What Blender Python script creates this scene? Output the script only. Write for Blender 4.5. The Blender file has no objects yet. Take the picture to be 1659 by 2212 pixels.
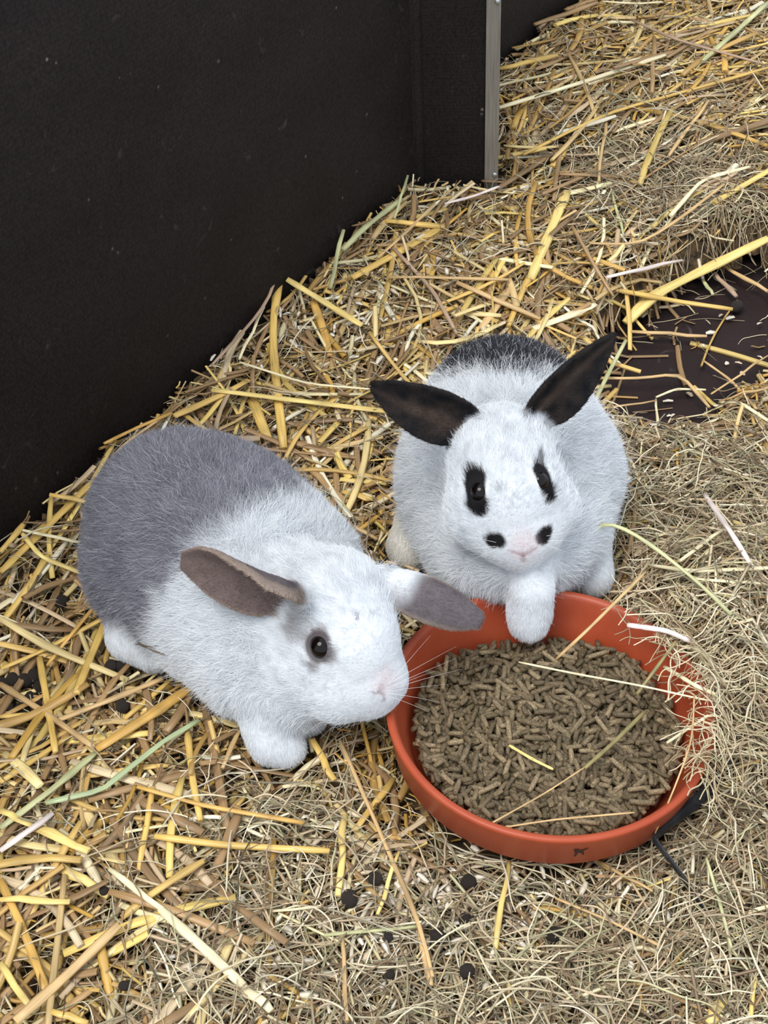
import bpy, bmesh, math, random
import numpy as np
from mathutils import Vector, Matrix

rng = np.random.default_rng(7)
random.seed(7)
SC = bpy.context.scene
COL = SC.collection

# ------------------------------------------------------------------ camera
FPX, PITCH, ROLL, CAMH = 3100.0, math.radians(43), math.radians(3.0), 0.788
_F = np.array([0, math.cos(PITCH), -math.sin(PITCH)])
_U0 = np.array([0, math.sin(PITCH), math.cos(PITCH)])
_R0 = np.array([1.0, 0, 0])
_R = _R0 * math.cos(ROLL) - _U0 * math.sin(ROLL)
_U = _U0 * math.cos(ROLL) + _R0 * math.sin(ROLL)
CAM = np.array([0, 0, CAMH])
cam_data = bpy.data.cameras.new('camera')
cam_data.sensor_fit = 'VERTICAL'
cam_data.sensor_height = 36.0
cam_data.lens = 36.0 * FPX / 2212.0
cam_data.clip_start = 0.02
cam = bpy.data.objects.new('camera', cam_data)
COL.objects.link(cam)
_m = Matrix.Identity(4)
for _i in range(3):
    _m[_i][0], _m[_i][1], _m[_i][2], _m[_i][3] = _R[_i], _U[_i], -_F[_i], CAM[_i]
cam.matrix_world = _m
SC.camera = cam

# ------------------------------------------------------------------ light: an overcast day outdoors
world = bpy.data.worlds.new('overcast_sky')
SC.world = world
world.use_nodes = True
wn = world.node_tree
wn.nodes.clear()
w_out = wn.nodes.new('ShaderNodeOutputWorld')
w_bg = wn.nodes.new('ShaderNodeBackground')
w_bg.inputs['Color'].default_value = (0.84, 0.92, 1.0, 1)
w_bg.inputs['Strength'].default_value = 0.80
wn.links.new(w_bg.outputs[0], w_out.inputs[0])
sun_d = bpy.data.lights.new('hazy_sun', 'SUN')
sun_d.energy = 1.9
sun_d.angle = math.radians(35)
sun_d.color = (1.0, 0.965, 0.91)
sun = bpy.data.objects.new('hazy_sun', sun_d)
COL.objects.link(sun)
sun.rotation_euler = Vector((0.30, 0.30, -1.0)).to_track_quat('-Z', 'Y').to_euler()
SC.view_settings.view_transform = 'Standard'
SC.view_settings.look = 'None'
SC.view_settings.gamma = 1.0
SC.view_settings.use_curve_mapping = False
SC.view_settings.exposure = 0.54
SC.cycles.max_bounces = 5
SC.cycles.diffuse_bounces = 3
SC.cycles.glossy_bounces = 2
SC.cycles.transmission_bounces = 1

# ------------------------------------------------------------------ helpers
def at(x, y, z):
    """the point of height z seen at photograph pixel (x, y)"""
    d = _F + (x - 829.5) / FPX * _R - (y - 1106) / FPX * _U
    t = (z - CAMH) / d[2]
    return CAM + t * d

def lin(r, g, b):
    return tuple(((c / 255) / 12.92 if c / 255 <= 0.04045 else ((c / 255 + 0.055) / 1.055) ** 2.4) for c in (r, g, b))

def sstep(a, b, x):
    t = np.clip((x - a) / (b - a), 0, 1)
    return t * t * (3 - 2 * t)

def unit(v):
    v = np.asarray(v, float)
    return v / (np.linalg.norm(v, axis=-1, keepdims=True) + 1e-12)

_vn = {}
def vnoise(P, scale, seed=0):
    """smooth value noise, about -1..1; P (n,3) or (n,2)"""
    P = np.atleast_2d(P)
    if P.shape[1] == 2:
        P = np.c_[P, np.zeros(len(P))]
    if seed not in _vn:
        _vn[seed] = np.random.default_rng(1000 + seed).uniform(-1, 1, (32, 32, 32)).astype(np.float32)
    G = _vn[seed]
    Q = (P / scale).astype(np.float32)
    I = np.floor(Q)
    F = Q - I
    F = F * F * (3 - 2 * F)
    I = I.astype(np.int32)
    i0 = [(I[:, a] & 31, (I[:, a] + 1) & 31) for a in range(3)]
    w0 = [(1 - F[:, a], F[:, a]) for a in range(3)]
    Gf = G.ravel()
    out = 0
    for dx in (0, 1):
        for dy in (0, 1):
            wxy = w0[0][dx] * w0[1][dy]
            ixy = (i0[0][dx] * 32 + i0[1][dy]) * 32
            for dz in (0, 1):
                out = out + wxy * w0[2][dz] * Gf[ixy + i0[2][dz]]
    return out.astype(float)

def obj(name, data, mats=None, parent=None, loc=None):
    o = bpy.data.objects.new(name, data)
    COL.objects.link(o)
    if mats is not None and data is not None and not len(data.materials):
        data.materials.append(mats)
    if parent is not None:
        o.parent = parent
    if loc is not None:
        o.location = loc
    return o

def tag(o, label, cat, group=None, kind=None):
    o['label'] = label
    o['category'] = cat
    if group:
        o['group'] = group
    if kind:
        o['kind'] = kind
    return o

def mesh_np(name, V, Fq, smooth=True, colors=None, uv=None):
    """mesh from numpy: V (n,3), Fq (m,4) quads or (m,3)"""
    me = bpy.data.meshes.new(name)
    V = np.asarray(V, np.float32)
    Fq = np.asarray(Fq, np.int32)
    k = Fq.shape[1]
    me.vertices.add(len(V))
    me.vertices.foreach_set('co', V.ravel())
    me.loops.add(Fq.size)
    me.loops.foreach_set('vertex_index', Fq.ravel())
    me.polygons.add(len(Fq))
    me.polygons.foreach_set('loop_start', np.arange(0, Fq.size, k, dtype=np.int32))
    me.polygons.foreach_set('loop_total', np.full(len(Fq), k, np.int32))
    if smooth:
        me.polygons.foreach_set('use_smooth', np.ones(len(Fq), bool))
    me.update(calc_edges=True)
    if colors is not None:
        a = me.color_attributes.new('tint', 'FLOAT_COLOR', 'POINT')
        c = np.ones((len(V), 4), np.float32)
        c[:, :3] = colors
        a.data.foreach_set('color', c.ravel())
    if uv is not None:
        l = me.uv_layers.new(name='along')
        l.data.foreach_set('uv', np.asarray(uv, np.float32)[Fq.ravel()].ravel())
    return me

def bm_mesh(name, bm, smooth=False):
    me = bpy.data.meshes.new(name)
    bm.to_mesh(me)
    bm.free()
    if smooth:
        me.polygons.foreach_set('use_smooth', np.ones(len(me.polygons), bool))
    return me

def mat(name):
    m = bpy.data.materials.new(name)
    m.use_nodes = True
    nt = m.node_tree
    return m, nt, nt.nodes['Principled BSDF']

def node(nt, kind, **kw):
    n = nt.nodes.new(kind)
    for k, v in kw.items():
        if k in n.inputs:
            n.inputs[k].default_value = v
        else:
            setattr(n, k, v)
    return n

def curves_obj(name, pts, radii, cols, material, parent=None):
    """hair-curve object; pts (n,k,3), radii (n,k), cols (n,3)"""
    n, k, _ = pts.shape
    cu = bpy.data.hair_curves.new(name)
    cu.add_curves([k] * n)
    cu.attributes['position'].data.foreach_set('vector', np.ascontiguousarray(pts, np.float32).ravel())
    ra = cu.attributes.get('radius') or cu.attributes.new('radius', 'FLOAT', 'POINT')
    ra.data.foreach_set('value', np.ascontiguousarray(radii, np.float32).ravel())
    ca = cu.attributes.new('tint', 'FLOAT_COLOR', 'CURVE')
    c4 = np.ones((n, 4), np.float32)
    c4[:, :3] = cols
    ca.data.foreach_set('color', c4.ravel())
    cu.materials.append(material)
    return obj(name, cu, None, parent)

def box_bm(bm, lo, hi, bevel=0.0):
    r = bmesh.ops.create_cube(bm, size=1)
    vs = r['verts']
    for v in vs:
        v.co = Vector([lo[i] + (v.co[i] + 0.5) * (hi[i] - lo[i]) for i in range(3)])
    if bevel:
        es = {e for v in vs for e in v.link_edges}
        bmesh.ops.bevel(bm, geom=list(es), offset=bevel, segments=2, affect='EDGES', profile=0.5)
    return bm
# ------------------------------------------------------------------ the lie of the bedding
WALL_A, WALL_B = at(0, 1190, 0.05)[:2], at(905, 425, 0.06)[:2]
WALL_D = unit(WALL_B - WALL_A)
WALL_N = np.array([WALL_D[1], -WALL_D[0]])          # towards the pen
BOWL_C = at(1178, 1524, 0.066)
BOWL_R = 0.1055

_dark = [(1470, 760, .055), (1560, 690, .055), (1640, 640, .05), (1370, 850, .042), (1440, 870, .05), (1540, 800, .05), (1620, 760, .045), (1380, 760, .035)]
DARK = [(at(x, y, 0)[:2], r) for x, y, r in _dark]
_mound = [(1560, 1330, .028, .055), (1640, 1200, .028, .06), (1600, 1500, .025, .055), (1480, 1230, .010, .04), (1500, 480, .016, .10), (1100, 560, .02, .10),
          (1659, 150, .03, .15), (1400, 250, .02, .10), (1640, 1850, .012, .08), (300, 1800, .008, .10), (720, 880, .012, .06), (900, 700, .012, .07)]
MOUND = [(at(x, y, .05)[:2], a, r) for x, y, a, r in _mound]
_hollow = [(60, 1500, .022, .035), (90, 1620, .016, .02), (330, 1440, .012, .025), (1000, 1920, .008, .04), (960, 2030, .007, .05), (170, 1320, .01, .02), (1290, 1245, .014, .03)]
HOLLOW = [(at(x, y, .02)[:2], a, r) for x, y, a, r in _hollow]

def height(x, y):
    x = np.asarray(x, float); y = np.asarray(y, float)
    h = np.full(x.shape, 0.026)
    dw = (x - WALL_A[0]) * WALL_N[0] + (y - WALL_A[1]) * WALL_N[1]
    t = (x - WALL_A[0]) * WALL_D[0] + (y - WALL_A[1]) * WALL_D[1]
    h += 0.045 * np.exp(-np.clip(dw, 0, None) / 0.07) * sstep(-0.25, 0.1, t)
    h += 0.02 * sstep(0.95, 1.3, y)
    for c, a, r in MOUND:
        h += a * np.exp(-((x - c[0]) ** 2 + (y - c[1]) ** 2) / (r * r))
    for c, a, r in HOLLOW:
        h -= a * np.exp(-((x - c[0]) ** 2 + (y - c[1]) ** 2) / (r * r))
    h += 0.005 * vnoise(np.c_[np.ravel(x), np.ravel(y)], 0.05, 3).reshape(x.shape)
    rb = np.hypot(x - BOWL_C[0], y - BOWL_C[1])
    near = 1 - sstep(BOWL_R - 0.004, BOWL_R + 0.035, rb)
    h = h * (1 - near) + np.minimum(h, 0.020) * near
    bare = np.zeros(x.shape)
    for c, r in DARK:
        bare = np.maximum(bare, 1 - sstep(r * 0.75, r * 1.35, np.hypot(x - c[0], y - c[1])))
    return h * (1 - bare) - 0.006 * bare

def bareness(x, y):
    b = np.zeros(np.shape(x))
    for c, r in DARK:
        b = np.maximum(b, 1 - sstep(r * 1.0, r * 1.4, np.hypot(x - c[0], y - c[1])))
    return b

# ------------------------------------------------------------------ walls and floor: dark film-faced boards
def board_material(name, base, weave=True):
    m, nt, b = mat(name)
    L = nt.links
    tc = node(nt, 'ShaderNodeTexCoord')
    n1 = node(nt, 'ShaderNodeTexNoise', Scale=14.0, Detail=5.0)
    L.new(tc.outputs['Object'], n1.inputs['Vector'])
    r1 = node(nt, 'ShaderNodeMapRange', **{'From Min': .3, 'From Max': .75, 'To Min': .75, 'To Max': 1.35})
    L.new(n1.outputs['Fac'], r1.inputs['Value'])
    # fine pressed weave
    mp = node(nt, 'ShaderNodeMapping', Scale=(520, 520, 300))
    L.new(tc.outputs['Object'], mp.inputs['Vector'])
    vo = node(nt, 'ShaderNodeTexVoronoi', Scale=1.0, Randomness=0.55)
    L.new(mp.outputs[0], vo.inputs['Vector'])
    # small pale specks and scuffs
    sp = node(nt, 'ShaderNodeTexVoronoi', Scale=55.0)
    L.new(tc.outputs['Object'], sp.inputs['Vector'])
    sr = node(nt, 'ShaderNodeMapRange', **{'From Min': .05, 'From Max': .10, 'To Min': 1.0, 'To Max': 0.0})
    L.new(sp.outputs['Distance'], sr.inputs['Value'])
    gate = node(nt, 'ShaderNodeTexNoise', Scale=35.0, Detail=1.0)
    L.new(tc.outputs['Object'], gate.inputs['Vector'])
    gr = node(nt, 'ShaderNodeMapRange', **{'From Min': .56, 'From Max': .68})
    L.new(gate.outputs['Fac'], gr.inputs['Value'])
    mul = node(nt, 'ShaderNodeMath', operation='MULTIPLY')
    L.new(sr.outputs[0], mul.inputs[0]); L.new(gr.outputs[0], mul.inputs[1])
    smp = node(nt, 'ShaderNodeMapping', Scale=(8, 8, 8), Rotation=(0.4, 0.9, 0.2))
    L.new(tc.outputs['Object'], smp.inputs['Vector'])
    sc = node(nt, 'ShaderNodeTexNoise', Scale=6.0, Detail=6.0, Distortion=1.2)
    L.new(smp.outputs[0], sc.inputs['Vector'])
    scr = node(nt, 'ShaderNodeMapRange', **{'From Min': .66, 'From Max': .80, 'To Max': .22})
    L.new(sc.outputs['Fac'], scr.inputs['Value'])
    wv = node(nt, 'ShaderNodeMapRange', **{'From Min': 0.0, 'From Max': .9, 'To Min': 2.6 if weave else 1.1, 'To Max': 0.45 if weave else .9})
    L.new(vo.outputs['Distance'], wv.inputs['Value'])
    m1 = node(nt, 'ShaderNodeMath', operation='MULTIPLY')
    L.new(r1.outputs[0], m1.inputs[0]); L.new(wv.outputs[0], m1.inputs[1])
    cm = node(nt, 'ShaderNodeVectorMath', operation='SCALE')
    cm.inputs[0].default_value = base
    L.new(m1.outputs[0], cm.inputs['Scale'])
    mx = node(nt, 'ShaderNodeMix', data_type='RGBA')
    mx.inputs[7].default_value = (0.22, 0.20, 0.18, 1)
    L.new(cm.outputs[0], mx.inputs[6])
    ad = node(nt, 'ShaderNodeMath', operation='MAXIMUM')
    L.new(mul.outputs[0], ad.inputs[0]); L.new(scr.outputs[0], ad.inputs[1])
    L.new(ad.outputs[0], mx.inputs[0])
    L.new(mx.outputs[2], b.inputs['Base Color'])
    b.inputs['Roughness'].default_value = 0.62
    b.inputs['Specular IOR Level'].default_value = 0.22
    bp = node(nt, 'ShaderNodeBump', Strength=0.35, Distance=0.0006)
    L.new(vo.outputs['Distance'], bp.inputs['Height'])
    L.new(bp.outputs[0], b.inputs['Normal'])
    return m

M_BOARD = board_material('dark_board', lin(23, 18, 18))
M_FLOOR = board_material('dark_floor_board', lin(38, 26, 26), weave=False)

def wall_slab(name, p, q, thick, z0, z1, lean=0.0):
    """upright board between ground points p and q, its body behind the line seen from the pen"""
    p = np.array(p[:2]); q = np.array(q[:2])
    L = np.linalg.norm(q - p)
    bm = bmesh.new()
    box_bm(bm, (0, 0, z0), (L, thick, z1), 0.0008)
    o = obj(name, bm_mesh(name, bm), M_BOARD, loc=(p[0], p[1], 0))
    d = (q - p) / L
    o.rotation_euler = (lean, 0, math.atan2(d[1], d[0]))
    o['kind'] = 'structure'
    return o

STRIP_L, STRIP_R = at(1046, 425, 0.06)[:2], at(1075, 425, 0.06)[:2]
wall_slab('wall_left', WALL_A - WALL_D * 0.55, WALL_B, 0.012, 0.0, 0.62)
wall_slab('wall_partition', WALL_B + np.array([0.0005, 0]), STRIP_L, 0.012, 0.0, 0.62)
BACK_A = at(1080, 195, 0.06)[:2]
wall_slab('wall_back', BACK_A - WALL_D * 0.30, BACK_A + WALL_D * 1.3, 0.012, 0.0, 0.62)
# rounded moulding that covers the joint of the two boards
bm = bmesh.new()
ang = [math.pi * k / 8 for k in range(9)]
ring = [(0.0085 * math.cos(a), -0.0070 * math.sin(a)) for a in ang]
vs0 = [bm.verts.new((x, y, 0.0)) for x, y in ring]
vs1 = [bm.verts.new((x, y, 0.62)) for x, y in ring]
for k in range(8):
    bm.faces.new((vs0[k], vs0[k + 1], vs1[k + 1], vs1[k]))
bm.faces.new((vs0[0], vs1[0], vs1[8], vs0[8]))
bm.faces.new(vs1); bm.faces.new(vs0[::-1])
bmesh.ops.recalc_face_normals(bm, faces=bm.faces)
joint = obj('trim_1', bm_mesh('corner_moulding', bm, False), M_BOARD, loc=(WALL_B[0] - 0.001, WALL_B[1] + 0.001, 0))
joint.rotation_euler = (0, 0, math.radians(26))
joint['kind'] = 'structure'

M_ALU, nt, b = mat('weathered_aluminium')
b.inputs['Metallic'].default_value = 0.15
b.inputs['Roughness'].default_value = 0.55
tc = node(nt, 'ShaderNodeTexCoord')
mp = node(nt, 'ShaderNodeMapping', Scale=(300, 300, 12))
n1 = node(nt, 'ShaderNodeTexNoise', Scale=2.0, Detail=4.0)
cr = node(nt, 'ShaderNodeValToRGB')
cr.color_ramp.elements[0].position = .3; cr.color_ramp.elements[0].color = (*lin(120, 114, 106), 1)
cr.color_ramp.elements[1].position = .8; cr.color_ramp.elements[1].color = (*lin(152, 147, 138), 1)
nt.links.new(tc.outputs['Object'], mp.inputs[0]); nt.links.new(mp.outputs[0], n1.inputs[0])
nt.links.new(n1.outputs[0], cr.inputs[0]); nt.links.new(cr.outputs[0], b.inputs['Base Color'])
M_RIVET, nt, b = mat('rivet_steel')
b.inputs['Base Color'].default_value = (*lin(190, 195, 195), 1); b.inputs['Metallic'].default_value = .8; b.inputs['Roughness'].default_value = .35

w = float(np.linalg.norm(STRIP_R - STRIP_L))
bm = bmesh.new()
box_bm(bm, (0, -0.002, 0.0), (w, 0.013, 0.63), 0.0006)
sd = unit(STRIP_R - STRIP_L)
strip = obj('edge_profile', bm_mesh('edge_profile', bm), M_ALU, loc=(STRIP_L[0], STRIP_L[1], 0))
strip.rotation_euler = (0, 0, math.atan2(sd[1], sd[0]))
tag(strip, 'upright grey aluminium edge strip on the end of the dark panel', 'metal strip')
for zz in (0.085, 0.255, 0.285, 0.46):
    bm = bmesh.new()
    bmesh.ops.create_uvsphere(bm, u_segments=12, v_segments=8, radius=0.0024)
    for v in bm.verts:
        v.co.y *= 0.6
    obj('rivet', bm_mesh('rivet', bm, True), M_RIVET, strip, (w * 0.74, -0.0022, zz))

# floor board with a seam (a second board on it would start beyond the frame)
bm = bmesh.new()
box_bm(bm, (-0.75, -0.05, -0.018), (1.1, 2.9, 0.0))
fl = obj('floor', bm_mesh('floor', bm), M_FLOOR)
fl['kind'] = 'structure'

# compacted litter under the loose straw
gx = np.arange(-0.62, 1.05, 0.006); gy = np.arange(0.16, 2.35, 0.006)
X, Y = np.meshgrid(gx, gy, indexing='ij')
Z = height(X, Y) - 0.013 + 0.003 * vnoise(np.c_[X.ravel(), Y.ravel()], 0.012, 5).reshape(X.shape)
dwall = (X - WALL_A[0]) * WALL_N[0] + (Y - WALL_A[1]) * WALL_N[1]
V = np.c_[X.ravel(), Y.ravel(), Z.ravel()]
ny = len(gy)
i0 = (np.arange(len(gx) - 1)[:, None] * ny + np.arange(ny - 1)[None, :]).ravel()
Q = np.c_[i0, i0 + ny, i0 + ny + 1, i0 + 1]
dback = (X - BACK_A[0]) * WALL_N[0] + (Y - BACK_A[1]) * WALL_N[1]
inside = ((dwall > -0.004) | ((dback > -0.004) & (X > STRIP_L[0]) & (Y > STRIP_L[1] - 0.02))) & (Z > -0.004)
inside &= ~((Y > STRIP_L[1] + 0.004) & (X < STRIP_R[0] + (Y - STRIP_L[1]) * 0.05))
Q = Q[inside.ravel()[Q].all(1)]
used = np.unique(Q); rem = np.full(len(V), -1); rem[used] = np.arange(len(used))
M_LITTER, nt, b = mat('trodden_litter')
tc = node(nt, 'ShaderNodeTexCoord')
n1 = node(nt, 'ShaderNodeTexNoise', Scale=160.0, Detail=6.0)
cr = node(nt, 'ShaderNodeValToRGB')
cr.color_ramp.elements[0].position = .35; cr.color_ramp.elements[0].color = (*lin(40, 30, 20), 1)
cr.color_ramp.elements[1].position = .70; cr.color_ramp.elements[1].color = (*lin(116, 91, 58), 1)
nt.links.new(tc.outputs['Object'], n1.inputs[0]); nt.links.new(n1.outputs[0], cr.inputs[0]); nt.links.new(cr.outputs[0], b.inputs['Base Color'])
bp = node(nt, 'ShaderNodeBump', Strength=0.9, Distance=0.004)
nt.links.new(n1.outputs[0], bp.inputs['Height']); nt.links.new(bp.outputs[0], b.inputs['Normal'])
b.inputs['Roughness'].default_value = .9
litter = obj('trodden_litter', mesh_np('trodden_litter', V[used], rem[Q]), M_LITTER)
tag(litter, 'brown trodden litter packed underneath the loose straw', 'litter', kind='stuff')
# ------------------------------------------------------------------ terracotta saucer and feed pellets
M_BOWL, nt, b = mat('terracotta_plastic')
tc = node(nt, 'ShaderNodeTexCoord')
n1 = node(nt, 'ShaderNodeTexNoise', Scale=30.0, Detail=5.0)
cr = node(nt, 'ShaderNodeValToRGB')
cr.color_ramp.elements[0].position = .3; cr.color_ramp.elements[0].color = (*lin(160, 66, 38), 1)
cr.color_ramp.elements[1].position = .75; cr.color_ramp.elements[1].color = (*lin(178, 82, 51), 1)
nt.links.new(tc.outputs['Object'], n1.inputs[0]); nt.links.new(n1.outputs[0], cr.inputs[0]); nt.links.new(cr.outputs[0], b.inputs['Base Color'])
b.inputs['Roughness'].default_value = .42
b.inputs['Specular IOR Level'].default_value = .4
bp = node(nt, 'ShaderNodeBump', Strength=0.06, Distance=0.001)
n2 = node(nt, 'ShaderNodeTexNoise', Scale=900.0, Detail=2.0)
nt.links.new(tc.outputs['Object'], n2.inputs[0]); nt.links.new(n2.outputs[0], bp.inputs['Height']); nt.links.new(bp.outputs[0], b.inputs['Normal'])

# profile (radius, height above the foot): foot, outside wall, collar, rounded lip, inside wall, floor
BR = BOWL_R
PROF = [(0.0, 0.0), (0.076, 0.0), (0.079, 0.0015), (0.0870, 0.017), (0.0890, 0.0195), (0.0990, 0.0202), (0.1003, 0.0215), (0.1045, 0.0470), (0.1053, 0.0492), (0.1050, 0.0508),
        (0.1038, 0.0516), (0.1020, 0.0515), (0.1004, 0.0505), (0.0992, 0.0485), (0.0965, 0.0385), (0.0900, 0.0240), (0.0840, 0.0090), (0.0815, 0.0062), (0.0780, 0.0055), (0.0, 0.0055)]
NS = 128
a = np.arange(NS) * 2 * np.pi / NS
pr = np.array(PROF)[1:-1]
V = np.concatenate([np.c_[r * np.cos(a), r * np.sin(a), np.full(NS, z)] for r, z in pr])
V = np.r_[V, [[0, 0, 0], [0, 0, 0.0055]]]
F4 = []
for k in range(len(pr) - 1):
    j = np.arange(NS); j2 = (j + 1) % NS
    F4.append(np.c_[k * NS + j, k * NS + j2, (k + 1) * NS + j2, (k + 1) * NS + j])
F4 = np.concatenate(F4)
me = bpy.data.meshes.new('saucer')
faces = [tuple(map(int, q)) for q in F4]
n0 = (len(pr) - 1) * NS
faces += [(int((j + 1) % NS), j, len(V) - 2) for j in range(NS)]
faces += [(int(n0 + j), int(n0 + (j + 1) % NS), len(V) - 1) for j in range(NS)]
me.from_pydata([tuple(v) for v in V], [], faces)
me.polygons.foreach_set('use_smooth', np.ones(len(me.polygons), bool))
BOWL_Z0 = BOWL_C[2] - 0.0508
bowl = bpy.data.objects.new('feeding_bowl', None)
COL.objects.link(bowl)
bowl.location = (BOWL_C[0], BOWL_C[1], BOWL_Z0)
bowl.rotation_euler = (math.radians(-1.0), math.radians(3.0), 0)
BOWL_ROT = np.array(bowl.rotation_euler.to_matrix())
tag(bowl, 'round terracotta orange plastic saucer filled with brown feed pellets', 'bowl')
saucer = obj('saucer', me, M_BOWL, bowl)

def bowl_pt(p):
    return BOWL_ROT @ np.asarray(p, float) + np.array([BOWL_C[0], BOWL_C[1], BOWL_Z0])

# the small dark mark printed on the collar
M_MARK, nt, b = mat('dark_print')
b.inputs['Base Color'].default_value = (*lin(52, 26, 20), 1); b.inputs['Roughness'].default_value = .6
def collar(ang, z):
    r = 0.1003 + (z - 0.0215) / (0.0470 - 0.0215) * (0.1045 - 0.1003) + 0.00025
    return (r * math.cos(ang), r * math.sin(ang), z)
mark_polys = [[(-.0046, .0052), (-.0020, .0058), (.0000, .0040), (-.0010, .0018), (-.0042, .0030)],
              [(.0000, .0040), (.0022, .0050), (.0046, .0060), (.0040, .0040), (.0016, .0030), (-.0010, .0018)],
              [(-.0038, .0030), (-.0010, .0018), (-.0014, -.0008), (-.0022, -.0034), (-.0034, -.0030), (-.0030, .0000)],
              [(-.0010, .0018), (.0016, .0030), (.0026, .0014), (.0030, -.0020), (.0020, -.0022), (.0012, .0000), (-.0004, .0004)]]
th0 = math.radians(-86.0)
bm = bmesh.new()
for poly in mark_polys:
    bm.faces.new([bm.verts.new(collar(th0 + x / 0.103 * .95, 0.0350 + y * 1.1)) for x, y in poly])
obj('printed_mark', bm_mesh('printed_mark', bm), M_MARK, saucer)

M_PEL, nt, b = mat('feed_pellet')
oi = node(nt, 'ShaderNodeAttribute', attribute_name='tint')
tc = node(nt, 'ShaderNodeTexCoord')
n1 = node(nt, 'ShaderNodeTexNoise', Scale=900.0, Detail=4.0)
mr = node(nt, 'ShaderNodeMapRange', **{'From Min': .3, 'From Max': .7, 'To Min': .5, 'To Max': 1.4})
vm = node(nt, 'ShaderNodeVectorMath', operation='SCALE')
nt.links.new(tc.outputs['Object'], n1.inputs[0]); nt.links.new(n1.outputs[0], mr.inputs[0])
nt.links.new(oi.outputs['Color'], vm.inputs[0]); nt.links.new(mr.outputs[0], vm.inputs['Scale']); nt.links.new(vm.outputs[0], b.inputs['Base Color'])
bp = node(nt, 'ShaderNodeBump', Strength=0.6, Distance=0.0008)
nt.links.new(n1.outputs[0], bp.inputs['Height']); nt.links.new(bp.outputs[0], b.inputs['Normal'])
b.inputs['Roughness'].default_value = .75

def pellet_geo(L, r, seed):
    g = np.random.default_rng(seed)
    ns, nr = 8, 4
    bend = g.normal(0, .14)
    V = []; F = []
    for k in range(nr):
        t = k / (nr - 1) - .5
        rr = r * (1 + g.normal(0, .05)) * (0.86 if k in (0, nr - 1) else 1)
        for j in range(ns):
            aa = j * 2 * math.pi / ns
            V.append((t * L + (g.normal(0, .0003) if k in (0, nr - 1) else 0), rr * math.cos(aa) + bend * (t * t) * L, rr * math.sin(aa)))
    for k in range(nr - 1):
        for j in range(ns):
            j2 = (j + 1) % ns
            F.append((k * ns + j, k * ns + j2, (k + 1) * ns + j2, (k + 1) * ns + j))
    c0 = len(V); V.append((-L / 2 - .0002, 0, 0)); V.append((L / 2 + .0002, 0, 0))
    for j in range(ns):
        j2 = (j + 1) % ns
        F.append((c0, j2, j)); F.append((c0 + 1, (nr - 1) * ns + j, (nr - 1) * ns + j2))
    return np.array(V), F
PEL_COLS = [lin(114, 97, 72), lin(128, 111, 84), lin(100, 86, 64), lin(138, 120, 92), lin(106, 91, 64)]
pel_lib = []
for k in range(15):
    L = [0.0078, 0.0102, 0.0128, 0.0155, 0.0066][k % 5]
    V, F = pellet_geo(L, 0.00166 + 0.0001 * (k % 3), 50 + k)
    me = bpy.data.meshes.new('feed_pellet')
    me.from_pydata([tuple(v) for v in V], [], F)
    me.polygons.foreach_set('use_smooth', np.array([len(f) == 4 for f in F]))
    ca = me.color_attributes.new('tint', 'FLOAT_COLOR', 'POINT')
    c = np.ones((len(V), 4), np.float32); c[:, :3] = np.array(PEL_COLS[k % 5 if k < 10 else (k + 2) % 5]) * (0.78 + .1 * (k % 4))
    ca.data.foreach_set('color', c.ravel())
    me.materials.append(M_PEL)
    pel_lib.append((me, V, F, L))
PEL_TOP = 0.0305
def pel_surface(x, y):
    r = math.hypot(x, y) / 0.09
    return PEL_TOP + 0.004 * (1 - r * r) + 0.0022 * math.sin(47 * x + 2) * math.cos(39 * y) - 0.010 * max(0.0, (y - 0.045) / 0.04) ** 2 + 0.002 * max(0, -y / .08)
def pel_radius(z):
    return float(np.interp(z, [0.006, 0.009, 0.024, 0.0385], [0.0805, 0.0835, 0.0890, 0.0955]))
def rand_rot(g, flat):
    az = g.uniform(0, 2 * math.pi); el = g.normal(0, .30 if flat else .5)
    return Matrix.Rotation(az, 3, 'Z') @ Matrix.Rotation(el, 3, 'Y') @ Matrix.Rotation(g.uniform(0, 6.28), 3, 'X')
g = np.random.default_rng(21)
pg = 'feed pellets heaped in the orange saucer'
# lower layers, packed: one mass; the 300 on top that show most: single pellets
mv, mf, mc, off = [], [], [], 0
def add_mass(me, V, F, rot, loc, tint):
    global off
    W = V @ np.array(rot).T + np.array(loc)
    mv.append(W); mf.extend([tuple(i + off for i in f) for f in F]); off += len(V)
    mc.append(np.repeat([tint], len(V), 0))
def try_place(zoff, flat, margin):
    for _ in range(30):
        rr = 0.0865 * math.sqrt(g.uniform()); th = g.uniform(0, 2 * math.pi)
        x, y = rr * math.cos(th), rr * math.sin(th)
        z = pel_surface(x, y) + zoff
        if z < 0.009:
            continue
        if rr < pel_radius(z) - margin:
            return x, y, z
    return None
def toward_in(x, y, rot, L, z):
    """keep both ends inside the wall"""
    d = np.array(rot)[:, 0] * L / 2
    R_ = pel_radius(z) - 0.0035
    p = np.array([x, y, z])
    for s in (-1, 1):
        e = p + s * d
        r = math.hypot(e[0], e[1])
        if r > R_:
            p[:2] -= e[:2] / r * (r - R_)
    return p
for layer in range(5):
    for _ in range(620):
        q = try_place(-0.0025 - 0.0021 * layer + g.uniform(-.0006, .0006), True, .002)
        if q is None:
            continue
        me, V, F, L = pel_lib[g.integers(15)]
        rot = rand_rot(g, layer < 2)
        add_mass(me, V, F, rot, toward_in(*q[:2], rot, L, q[2]), np.array(PEL_COLS[g.integers(5)]) * g.uniform(.7, 1.08))
me = bpy.data.meshes.new('packed_pellets')
me.from_pydata([tuple(v) for v in np.concatenate(mv)], [], mf)
ca = me.color_attributes.new('tint', 'FLOAT_COLOR', 'POINT')
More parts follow.
